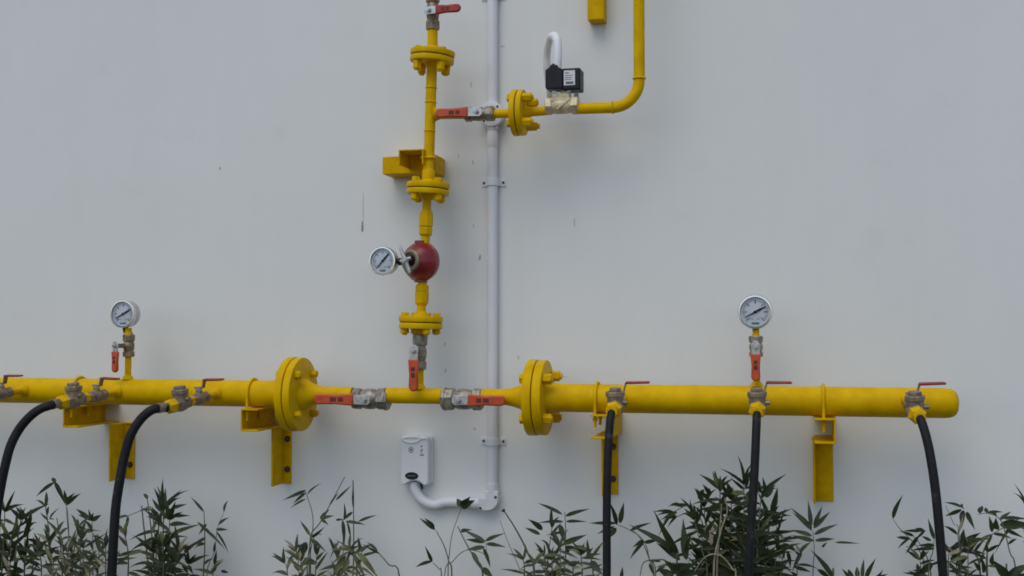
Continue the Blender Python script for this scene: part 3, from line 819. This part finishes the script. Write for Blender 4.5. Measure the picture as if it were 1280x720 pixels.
def shoot_leaves(mb0, mb1, mb2, pts, n, lpx, wpx, m, pale=.22, start=.45, spread=(15, 100), droop=.28, fan=3):
    """alternate leaves up the stem and a fan at its tip"""
    L = [0]; pick = lambda: rng.choices((mb0, mb1, mb2), (.94 - pale, pale, .06 if pale > .15 else .02))[0]
    for i in range(1, len(pts)): L.append(L[-1] + (pts[i] - pts[i - 1]).length)
    def at_(t):
        s = t * L[-1]
        for i in range(1, len(pts)):
            if s <= L[i] or i == len(pts) - 1:
                k = (s - L[i - 1]) / max(L[i] - L[i - 1], 1e-6); return pts[i - 1].lerp(pts[i], k), (pts[i] - pts[i - 1]).normalized()
    for k in range(n):
        t = start + (1 - start) * (k + rng.random() * .6) / max(n, 1)
        p, d = at_(min(t, .99)); _leaf_from(pick(), p, d, rng.uniform(*spread), lpx, wpx, m, droop, k)
    p, d = at_(1)
    for k in range(fan):
        _leaf_from(pick(), p, d, rng.uniform(5, 55), lpx, wpx, m, droop, k)
def _leaf_from(mb, p, d, ang, lpx, wpx, m, droop, k):
    az = rng.uniform(-.75, .75) + (0 if k % 2 else math.pi)
    side = Vector((math.cos(az), math.sin(az) * .8, rng.uniform(-.2, .3)))
    side = (side - d * side.dot(d)).normalized()
    dr = (d * math.cos(R(ang)) + side * math.sin(R(ang))).normalized()
    l = lpx * m * rng.uniform(.65, 1.4); b = p + dr * l
    if b.y > -.006: b.y = -.006 - rng.random() * .01
    leaf(mb, p, b, wpx * m * rng.uniform(.75, 1.2), None, droop * rng.uniform(.2, 1.6))

def stem_pts(px, d, lean=None):
    p = [P(x, y, d) for (x, y) in px]            # tip first, then downwards
    p = p[::-1]
    b = p[0]; g0 = Vector((b.x + rng.uniform(-.03, .03), b.y, .02))
    return [g0, g0.lerp(b, .5) + Vector((rng.uniform(-.012, .012), 0, 0))] + p

def plant(label, d, stems, leaves=(), lmat='leaf', smat='stem', w=4.3, name='bamboo_plant', sr=1.0, pale=.22):
    """stems: (pixel polyline tip first, leaf count, leaf length px, fan, start);  leaves: explicit (x0,y0,x1,y1,width) in px"""
    x0 = P(stems[0][0][-1][0], 720, d).x
    root = thing(name, label, 'plant', (x0, -d, .03), 'bamboo plants along the foot of the wall')
    fo = MB(); fp = MB(); fd = MB(); m = mpp(P(stems[0][0][0][0], 680, d))
    for s in stems:
        px, n, lpx, fan, start = s[:5]; dd = d + rng.uniform(-.05, .05) if len(stems) > 2 else d
        pts = catmull(stem_pts(px, max(dd, .03)), 4)
        k = s[5] if len(s) > 5 else sr
        rad = [m * (1.5 - .9 * i / (len(pts) - 1)) * k for i in range(len(pts))]
        MB().tube(pts, rad, 8).build('stem', smat, root, world=True)
        if n + fan: shoot_leaves(fo, fp, fd, pts, n, lpx, w, m, pale, start, fan=fan)
    for l in leaves:
        j = rng.uniform(-.03, .03)
        a = P(l[0], l[1], d); b = P(l[2], l[3], max(d + rng.uniform(-.05, .05), .01))
        leaf(fo, a, b, l[4] * m, (CAM - a).normalized() + Vector((rng.uniform(-.5, .5), rng.uniform(-.3, .3), rng.uniform(-.1, .5))), rng.uniform(-.03, .08))
    if fo.v: fo.build('foliage', lmat, root, world=True, smooth=80)
    if fd.v: fd.build('dry_foliage', 'dry', root, world=True, smooth=80)
    if fp.v: fp.build('pale_foliage', 'leaf_pale' if lmat != 'leaf_pale' else 'leaf_grey', root, world=True, smooth=80)
    return root

# far left thicket
plant('dense bamboo clump at the bottom left corner, cut by the left edge', .22,
      [([(6 + 0, 640), (4, 690), (2, 725)], 12, 36, 4, .55), ([(26, 650), (20, 690), (18, 725)], 12, 34, 4, .55), ([(-16, 645), (-14, 725)], 12, 36, 4, .5),
       ([(36, 662), (30, 725)], 10, 30, 3, .55), ([(14, 675), (12, 725)], 12, 34, 4, .6), ([(-30, 660), (-30, 725)], 10, 34, 4, .6), ([(10, 690), (10, 725)], 22, 34, 5, .66), ([(30, 695), (30, 725)], 20, 32, 5, .68), ([(44, 690), (40, 725)], 16, 28, 4, .68), ([(-4, 700), (-4, 725)], 18, 34, 5, .68)],
      [(30, 648, 19, 632, 5), (31, 672, 38, 641, 7), (12, 676, 30, 648, 5)], 'leaf', w=5.2, pale=.16)
plant('thin bamboo stems with bold upright dark leaves, tallest in the left thicket', .13,
      [([(83, 628), (84, 650), (88, 690), (90, 725)], 0, 0, 0, .6, .6), ([(68, 602), (82, 628), (86, 665), (86, 725)], 0, 0, 0, .6, .5)],
      [(68, 603, 45, 620, 5), (68, 602, 82, 629, 5.5), (69, 604, 65, 596, 5), (82, 629, 80, 612, 5), (82, 629, 94, 614, 5), (83, 631, 101, 617, 6.5)])
plant('bamboo stem with three stubby dark leaves forking at its tip, left thicket', .12,
      [([(115, 651), (116, 680), (116, 725)], 5, 22, 1, .80, .6)],
      [(114, 651, 95, 634, 5.5), (114, 650, 97, 643, 4), (115, 651, 127, 643, 6), (114, 650, 117, 640, 4), (110, 664, 92, 654, 4), (116, 664, 100, 664, 5)])
plant('bare grey bamboo stems with small curling leaves between the two left hoses', .16,
      [([(57, 634), (60, 655), (63, 690), (64, 725)], 6, 22, 2, .70, .9), ([(71, 647), (75, 675), (78, 725)], 4, 22, 0, .7, .9), ([(98, 660), (92, 690), (90, 725)], 10, 26, 3, .62)],
      [(60, 650, 50, 641, 3), (60, 650, 68, 650, 4), (62, 648, 74, 635, 3), (100, 675, 112, 660, 5), (88, 690, 96, 660, 6)], 'leaf_grey')
plant('low tangled bamboo clump at the bottom edge between the two left hoses', .27,
      [([(84, 690), (84, 725)], 12, 28, 4, .75), ([(104, 685), (104, 725)], 12, 28, 4, .75), ([(66, 700), (66, 725)], 8, 26, 3, .8), ([(124, 690), (122, 725)], 10, 28, 3, .75), ([(94, 700), (94, 725)], 16, 26, 4, .74), ([(112, 702), (112, 725)], 16, 26, 4, .74), ([(76, 668), (80, 700), (82, 725)], 12, 24, 3, .72), ([(50, 690), (52, 725)], 12, 26, 4, .74), ([(132, 684), (132, 725)], 14, 26, 4, .72), ([(100, 672), (100, 725)], 14, 26, 4, .70), ([(60, 676), (64, 725)], 12, 26, 3, .72)], (), 'leaf_grey')
plant('spiky bamboo bush with fanned top leaves, just right of the second hose', .20,
      [([(205, 634), (204, 660), (203, 725)], 22, 34, 5, .62), ([(198, 652), (199, 725)], 16, 30, 4, .66), ([(212, 650), (210, 725)], 16, 32, 4, .66), ([(190, 690), (192, 725)], 12, 30, 4, .7), ([(224, 690), (218, 725)], 14, 32, 4, .7), ([(204, 680), (204, 725)], 22, 32, 4, .68), ([(214, 700), (214, 725)], 18, 30, 4, .72), ([(236, 705), (234, 725)], 10, 26, 4, .74)],
      [(205, 636, 192, 610, 5), (207, 633, 207, 610, 4), (208, 632, 227, 612, 4.5), (202, 640, 190, 622, 5), (214, 636, 234, 630, 5), (218, 645, 238, 645, 4.5), (198, 644, 186, 636, 5), (206, 710, 196, 690, 6), (208, 712, 226, 702, 5), (206, 714, 232, 714, 5)], w=5.0, pale=.12)
plant('slender bare bamboo stalks beside the second hose', .15,
      [([(177, 632), (180, 660), (184, 695), (186, 725)], 0, 0, 0, .6, 1.2), ([(184, 624), (187, 645), (194, 725)], 3, 20, 1, .8, .9), ([(156, 668), (160, 690), (160, 725)], 10, 26, 3, .7), ([(160, 645), (178, 638), (190, 640), (196, 725)], 4, 20, 2, .3, .7)],
      [(146, 706, 166, 690, 4), (146, 695, 178, 686, 4.5), (144, 700, 172, 697, 4)], 'leaf_grey')
plant('wiry open bamboo with thin crossing leaves, right of the spiky bush', .10,
      [([(255, 640), (256, 680), (254, 725)], 4, 22, 1, .72, .9), ([(280, 640), (272, 660), (268, 690), (258, 725)], 2, 22, 1, .8, .5)],
      [(256, 662, 282, 686, 4), (270, 662, 285, 662, 4), (270, 664, 286, 690, 3), (256, 662, 246, 652, 4), (257, 672, 238, 684, 4), (230, 690, 250, 674, 5), (258, 655, 248, 668, 4)], 'leaf_grey')
plant('small dark bamboo tuft at the bottom edge right of the wiry bamboo', .14,
      [([(268, 706), (266, 725)], 6, 22, 3, .85, .8)], [(264, 716, 272, 706, 5), (276, 714, 286, 716, 4)])
# group left of the detector
plant('tall bamboo with drooping left leaves, below the post of the second bracket', .12,
      [([(381, 612), (390, 640), (391, 662), (386, 690), (384, 725)], 0, 0, 0, .7, .7), ([(431, 596), (413, 630), (399, 655), (388, 672), (388, 725)], 0, 0, 0, .6, .8), ([(402, 668), (392, 672), (386, 725)], 0, 0, 0, .6, .8), ([(370, 690), (374, 725)], 12, 24, 4, .74, .8), ([(396, 694), (394, 725)], 12, 24, 3, .74, .8), ([(356, 704), (360, 725)], 8, 22, 3, .78, .7)],
      [(382, 613, 353, 624, 4.5), (382, 616, 366, 630, 4), (382, 624, 363, 636, 3.6), (384, 618, 402, 602, 3), (400, 648, 412, 636, 4), (400, 648, 418, 645, 5), (402, 650, 411, 656, 4), (388, 670, 375, 650, 4), (388, 672, 406, 656, 5),
       (384, 678, 370, 700, 9), (384, 680, 374, 696, 7), (380, 682, 366, 684, 4), (388, 674, 408, 688, 5), (366, 694, 358, 714, 5), (380, 698, 398, 704, 5), (420, 625, 440, 606, 3), (412, 632, 424, 615, 3)], 'leaf_grey')
plant('upright thin bamboo with bare spear tip, left of the gas detector', .11,
      [([(441, 600), (442, 640), (442, 690), (441, 725)], 0, 0, 0, .6, .9), ([(428, 650), (429, 690), (428, 725)], 0, 0, 0, .6, .6), ([(452, 690), (450, 725)], 10, 24, 3, .76, .7), ([(420, 694), (424, 725)], 10, 24, 3, .76, .7)],
      [(441, 640, 428, 650, 4), (430, 650, 430, 626, 4), (428, 650, 430, 684, 5), (432, 652, 457, 656, 4.5), (448, 652, 471, 642, 3.5), (434, 652, 439, 678, 3), (442, 636, 442, 600, 3), (420, 650, 430, 648, 3), (424, 676, 412, 700, 3)], 'leaf_grey')
plant('yellowish drooping bamboo crown arching at the bottom edge, left of the detector', .26,
      [([(438, 688), (432, 704), (422, 725)], 6, 26, 4, .8, 2.4), ([(444, 692), (446, 725)], 4, 24, 3, .85, 1.4), ([(376, 702), (378, 725)], 8, 24, 4, .85, 1.2)],
      [(446, 690, 476, 724, 5), (450, 691, 470, 716, 4), (436, 690, 412, 706, 4), (442, 694, 458, 724, 5), (432, 694, 414, 724, 8), (436, 698, 424, 724, 7), (438, 687, 412, 686, 3)], 'leaf_pale')
plant('curved bamboo stalk with a wispy nodding tip, beside the yellowish crown', .12,
      [([(462, 682), (472, 690), (486, 706), (500, 725)], 0, 0, 0, .6, .9)], [(472, 690, 458, 676, 4), (474, 692, 452, 678, 3)], 'leaf_grey')
plant('thin bamboo stem topped by one broad dark leaf in front of the conduit bend', .09,
      [([(578, 632), (566, 665), (562, 690), (560, 725)], 0, 0, 0, .6, .6)],
      [(576, 633, 594, 624, 11), (577, 633, 571, 623, 8), (578, 631, 588, 620, 8)], 'leaf')
plant('thin forked bamboo with two small dark tips, under the gas detector', .10,
      [([(545, 663), (555, 682), (561, 702), (565, 725)], 0, 0, 0, .6, .9), ([(541, 703), (549, 712), (552, 725)], 0, 0, 0, .6, .7)],
      [(544, 662, 524, 648, 5), (543, 660, 530, 647, 5), (540, 702, 531, 683, 4.5), (540, 702, 519, 708, 5)], 'leaf')
plant('bamboo sprig with four leaves spread like a cross, below the conduit elbow', .11,
      [([(607, 677), (608, 694), (600, 690), (582, 688), (566, 702), (555, 725)], 0, 0, 0, .6, .5), ([(572, 658), (582, 678), (594, 700), (604, 725)], 0, 0, 0, .6, 1.0)],
      [(607, 676, 632, 666, 5), (607, 677, 578, 662, 5), (606, 678, 582, 672, 5), (608, 680, 633, 682, 5), (606, 684, 582, 688, 6), (604, 685, 613, 710, 5), (590, 690, 602, 712, 6), (576, 664, 590, 662, 5), (602, 710, 617, 722, 8)], 'leaf_grey')
plant('two leaning bare bamboo stalks right below the conduit elbow', .09,
      [([(625, 650), (634, 675), (650, 712), (655, 725)], 0, 0, 0, .6, .5), ([(631, 640), (645, 662), (660, 692), (668, 725)], 0, 0, 0, .6, 1.3)],
      [(631, 640, 628, 636, 5)], 'leaf_grey')
plant('bamboo with long level leaves at its crown, left of the straight hose', .13,
      [([(706, 640), (707, 665), (707, 700), (706, 725)], 3, 24, 0, .8, .8), ([(690, 660), (686, 690), (684, 725)], 8, 24, 3, .74, .8)],
      [(703, 643, 672, 627, 4.5), (707, 645, 738, 634, 5), (704, 652, 672, 652, 4), (708, 652, 734, 651, 4), (700, 656, 706, 680, 7), (704, 680, 734, 668, 7), (706, 684, 732, 688, 6), (678, 662, 660, 648, 7), (675, 668, 656, 658, 5), (690, 664, 702, 686, 6), (692, 702, 708, 694, 5), (688, 706, 664, 700, 6)], 'leaf')
plant('low bamboo clump at the bottom edge left of the straight hose', .20,
      [([(690, 700), (690, 725)], 10, 26, 4, .85), ([(736, 690), (742, 725)], 8, 26, 3, .8), ([(716, 708), (716, 725)], 8, 24, 3, .85), ([(668, 706), (668, 725)], 7, 24, 2, .85), ([(700, 684), (700, 725)], 14, 26, 4, .74), ([(726, 694), (728, 725)], 14, 26, 4, .76), ([(680, 694), (682, 725)], 12, 26, 3, .76), ([(654, 700), (656, 725)], 8, 24, 3, .78)],
      [(732, 696, 752, 690, 5), (738, 702, 754, 718, 9), (734, 694, 742, 684, 5)], 'leaf_grey')
plant('bamboo tip with bold leaves fanning out behind the straight hose', .10,
      [([(772, 656), (786, 662), (800, 672), (812, 700), (818, 725)], 0, 0, 0, .6, .7)],
      [(771, 656, 762, 625, 6), (775, 654, 780, 626, 6.5), (770, 654, 736, 654, 5), (768, 658, 746, 668, 4), (770, 660, 757, 676, 7), (788, 663, 815, 652, 4.5)], 'leaf')
# big bush
plant('big dense dark bamboo bush behind the hose under the right gauge', .24,
      [([(900, 612), (900, 660), (898, 725)], 34, 34, 5, .52), ([(930, 606), (930, 660), (930, 725)], 34, 34, 5, .5), ([(952, 616), (948, 660), (946, 725)], 30, 34, 5, .52),
       ([(880, 634), (884, 680), (888, 725)], 28, 32, 4, .56), ([(914, 625), (914, 725)], 34, 34, 4, .55), ([(940, 640), (938, 725)], 34, 34, 4, .56), ([(962, 650), (958, 725)], 26, 32, 4, .6),
       ([(868, 650), (878, 690), (884, 725)], 22, 30, 4, .6), ([(906, 660), (906, 725)], 30, 34, 4, .62), ([(926, 665), (926, 725)], 30, 34, 4, .62), ([(950, 680), (950, 725)], 26, 32, 4, .66), ([(890, 685), (892, 725)], 24, 32, 4, .68), ([(916, 690), (916, 725)], 34, 36, 5, .68), ([(936, 694), (936, 725)], 34, 36, 5, .68), ([(958, 700), (956, 725)], 30, 34, 5, .68), ([(876, 700), (878, 725)], 28, 34, 5, .68), ([(900, 705), (900, 725)], 34, 36, 5, .7), ([(972, 690), (968, 725)], 22, 30, 4, .68), ([(944, 662), (944, 725)], 34, 34, 4, .6), ([(912, 645), (912, 725)], 34, 34, 4, .58)],
      [(900, 615, 900, 594, 6), (958, 622, 953, 596, 6), (958, 622, 968, 604, 7), (964, 640, 972, 607, 8), (930, 612, 912, 596, 4), (932, 610, 938, 594, 4), (912, 618, 908, 602, 8), (960, 656, 984, 648, 7), (970, 672, 982, 632, 3), (888, 618, 878, 604, 6), (886, 622, 872, 614, 6)], 'leaf', w=5.4, pale=.10)
plant('bamboo shoot with fine leaves reaching left from the big bush', .16,
      [([(842, 640), (860, 632), (876, 640), (886, 668), (890, 725)], 7, 26, 3, .60, .8), ([(846, 646), (866, 640), (880, 660), (888, 725)], 6, 24, 2, .66, .8)],
      [(846, 640, 826, 650, 5), (848, 634, 842, 626, 3), (860, 632, 842, 630, 4), (864, 642, 862, 624, 4), (878, 662, 862, 652, 6), (876, 680, 868, 676, 4), (880, 612, 872, 622, 6)], 'leaf')
plant('pale dried stalks standing in front of the big dark bush', .34,
      [([(906, 622), (909, 640), (900, 668), (892, 725)], 0, 0, 0, .6, 1.1), ([(902, 630), (900, 660), (896, 725)], 0, 0, 0, .6, 1.0), ([(868, 714), (882, 696), (900, 694), (916, 712), (920, 730)], 0, 0, 0, .6, 1.0)], (), 'leaf_pale', 'dry', name='dry_stalk')
plant('bamboo with three thick sword leaves, left of the big bush', .30,
      [([(846, 690), (846, 725)], 8, 30, 0, .85, 1.5)],
      [(848, 692, 817, 638, 9), (846, 690, 786, 653, 8), (858, 700, 854, 648, 10), (850, 700, 820, 676, 8), (856, 690, 864, 664, 5), (840, 690, 826, 676, 6), (838, 712, 870, 704, 12), (850, 716, 830, 700, 9), (846, 718, 880, 714, 10), (842, 720, 822, 712, 9)], 'leaf')
plant('thin arching bamboo sprays left of the sword leaved plant', .17,
      [([(790, 662), (806, 678), (812, 700), (820, 725)], 0, 0, 0, .6, .7), ([(800, 720), (804, 704), (816, 700), (834, 702), (840, 725)], 0, 0, 0, .6, .9)],
      [(806, 676, 787, 698, 5), (804, 675, 790, 684, 4), (806, 678, 824, 674, 5), (826, 702, 806, 700, 4), (812, 704, 818, 720, 4), (832, 706, 818, 716, 5), (776, 724, 778, 708, 5)], 'leaf')
plant('neat bamboo shoot with leaves paired like a feather, below the clear bracket', .12,
      [([(1016, 664), (1018, 690), (1016, 725)], 0, 0, 0, .6, .6)],
      [(1015, 660, 988, 633, 5.5), (1015, 663, 990, 640, 5), (1014, 658, 1010, 626, 5.5), (1017, 657, 1028, 632, 5), (1017, 660, 1038, 637, 6), (1018, 668, 1048, 654, 5.5), (1015, 670, 988, 661, 5.5), (1017, 676, 989, 670, 6), (1019, 676, 1044, 674, 5), (1044, 678, 1076, 679, 3), (1028, 684, 1034, 676, 3)], 'leaf_grey')
plant('ragged bamboo with bent leaves between the big bush and the feather shoot', .15,
      [([(980, 678), (978, 700), (976, 725)], 6, 22, 2, .84, .7), ([(1000, 690), (996, 725)], 5, 20, 2, .85, .7)],
      [(976, 674, 1004, 672, 4), (978, 680, 996, 688, 5), (984, 688, 988, 710, 5), (1002, 690, 990, 712, 5), (992, 708, 1014, 714, 5), (1003, 690, 1004, 684, 6), (978, 686, 980, 700, 5)], 'leaf')
plant('bamboo at the bottom edge with one long blade, right of the feather shoot', .24,
      [([(1040, 716), (1042, 726)], 0, 0, 0, .9, 1.2)], [(1042, 724, 1013, 687, 8), (1022, 712, 1040, 724, 6)], 'leaf')
plant('tuft of short leaf tips poking up at the bottom edge left of the leaning hose', .24,
      [([(1072, 716), (1072, 726)], 0, 0, 0, .9, 1.2)], [(1078, 724, 1080, 697, 5), (1082, 724, 1095, 698, 6), (1072, 722, 1071, 708, 6), (1062, 724, 1052, 710, 5), (1090, 724, 1104, 712, 6), (1066, 724, 1060, 710, 6), (1096, 724, 1110, 718, 5)], 'leaf')
# right group
plant('bamboo twig with a single tall upright leaf, left of the leaning hose', .10,
      [([(1116, 648), (1124, 660), (1136, 672), (1150, 690), (1156, 725)], 0, 0, 0, .6, .6)],
      [(1116, 648, 1129, 617, 6)], 'leaf')
plant('bushy bamboo spray directly left of the leaning hose', .13,
      [([(1140, 668), (1150, 680), (1160, 700), (1164, 725)], 0, 0, 0, .8, .7), ([(1168, 672), (1166, 690), (1160, 725)], 0, 0, 0, .8, .7), ([(1150, 700), (1152, 725)], 10, 24, 4, .78, .7), ([(1186, 690), (1186, 725)], 12, 26, 4, .74, .8)],
      [(1142, 670, 1124, 663, 4), (1150, 664, 1128, 662, 4), (1156, 664, 1144, 660, 5), (1138, 674, 1120, 670, 4.5), (1136, 674, 1122, 687, 4), (1148, 670, 1132, 690, 5), (1148, 672, 1158, 662, 4), (1168, 674, 1160, 648, 5), (1168, 682, 1146, 680, 5), (1168, 686, 1138, 688, 5), (1154, 688, 1150, 700, 6), (1148, 714, 1146, 704, 6), (1166, 704, 1146, 718, 9), (1160, 720, 1128, 716, 5), (1148, 722, 1136, 712, 6), (1164, 676, 1152, 670, 4)], 'leaf')
plant('bamboo with a pale grey stem and drooping top leaves, right of the leaning hose', .14,
      [([(1197, 668), (1200, 690), (1198, 725)], 6, 26, 2, .80, .9), ([(1182, 632), (1192, 655), (1200, 680)], 0, 0, 0, .8, .5), ([(1218, 690), (1226, 725)], 4, 24, 2, .85, 1.4), ([(1210, 684), (1210, 725)], 14, 26, 4, .74, .8), ([(1196, 700), (1196, 725)], 12, 26, 4, .78, .8)],
      [(1202, 634, 1180, 628, 5), (1202, 637, 1181, 645, 5), (1204, 638, 1202, 660, 7), (1208, 640, 1219, 661, 6), (1204, 634, 1198, 632, 7), (1203, 676, 1205, 660, 6), (1208, 674, 1226, 664, 6), (1200, 678, 1240, 672, 6), (1192, 682, 1222, 676, 8), (1204, 684, 1216, 690, 6), (1200, 688, 1232, 692, 7), (1186, 690, 1202, 698, 5), (1188, 700, 1200, 692, 5), (1200, 706, 1210, 696, 5)], 'leaf')
plant('bamboo arching in from the right edge with long dark level leaves', .17,
      [([(1222, 643), (1236, 642), (1252, 652), (1262, 690), (1270, 725)], 2, 24, 0, .6, .7), ([(1240, 668), (1262, 656), (1284, 652), (1300, 725)], 4, 28, 2, .6, .8), ([(1286, 640), (1296, 725)], 8, 34, 3, .75)],
      [(1225, 642, 1228, 631, 7), (1233, 641, 1232, 634, 5), (1234, 641, 1254, 639, 4), (1240, 665, 1236, 644, 6), (1246, 662, 1245, 646, 8), (1250, 650, 1264, 640, 5), (1254, 648, 1284, 647, 5), (1250, 656, 1290, 656, 12), (1242, 668, 1266, 674, 6), (1258, 662, 1280, 672, 5), (1246, 644, 1236, 640, 5)], 'leaf')
plant('broad leaved bamboo in the bottom right corner', .26,
      [([(1258, 706), (1258, 726)], 2, 26, 0, .9, 1.4), ([(1234, 690), (1234, 726)], 5, 24, 2, .86, 1.6)],
      [(1260, 722, 1240, 700, 12), (1260, 722, 1288, 704, 11), (1270, 724, 1290, 716, 9), (1240, 706, 1242, 690, 6), (1230, 716, 1226, 694, 6)], 'leaf')

# ------------------------------------------------------------------ camera, light, world
cam = bpy.data.cameras.new('camera'); co = bpy.data.objects.new('camera', cam); COL.objects.link(co)
cam.sensor_width = 36; cam.lens = F / 1280 * 36; cam.clip_start = .05; cam.clip_end = 500
co.matrix_world = Matrix(((rt.x, up.x, -fw.x, CAM.x), (rt.y, up.y, -fw.y, CAM.y), (rt.z, up.z, -fw.z, CAM.z), (0, 0, 0, 1)))
S.camera = co

EL, AZ = R(56), R(-14)      # overcast: weak, very soft sun from above and behind the camera
wd = bpy.data.worlds.new('World'); S.world = wd; wd.use_nodes = True
nt = wd.node_tree; bg = nt.nodes['Background']
sky = nt.nodes.new('ShaderNodeTexSky'); sky.sky_type = 'NISHITA'; sky.sun_disc = False
to_sun = Vector((math.sin(AZ) * math.cos(EL), -math.cos(AZ) * math.cos(EL), math.sin(EL)))
sky.sun_elevation = EL; sky.sun_rotation = math.atan2(to_sun.x, to_sun.y)
sky.air_density = 1.0; sky.dust_density = 1.6; sky.ozone_density = 1.0
nt.links.new(sky.outputs[0], bg.inputs['Color']); bg.inputs['Strength'].default_value = .12
sl = bpy.data.lights.new('sun', 'SUN'); so = bpy.data.objects.new('sun', sl); COL.objects.link(so)
sl.energy = .62; sl.angle = R(42); sl.color = (1, .96, .90)
so.rotation_euler = to_sun.to_track_quat('Z', 'Y').to_euler()
vs = S.view_settings; vs.view_transform = 'Standard'; vs.look = 'None'; vs.gamma = 1; vs.use_curve_mapping = False
vs.exposure = .18
S.render.engine = 'CYCLES'; S.cycles.use_denoising = True; S.cycles.max_bounces = 8; S.cycles.filter_width = 1.7
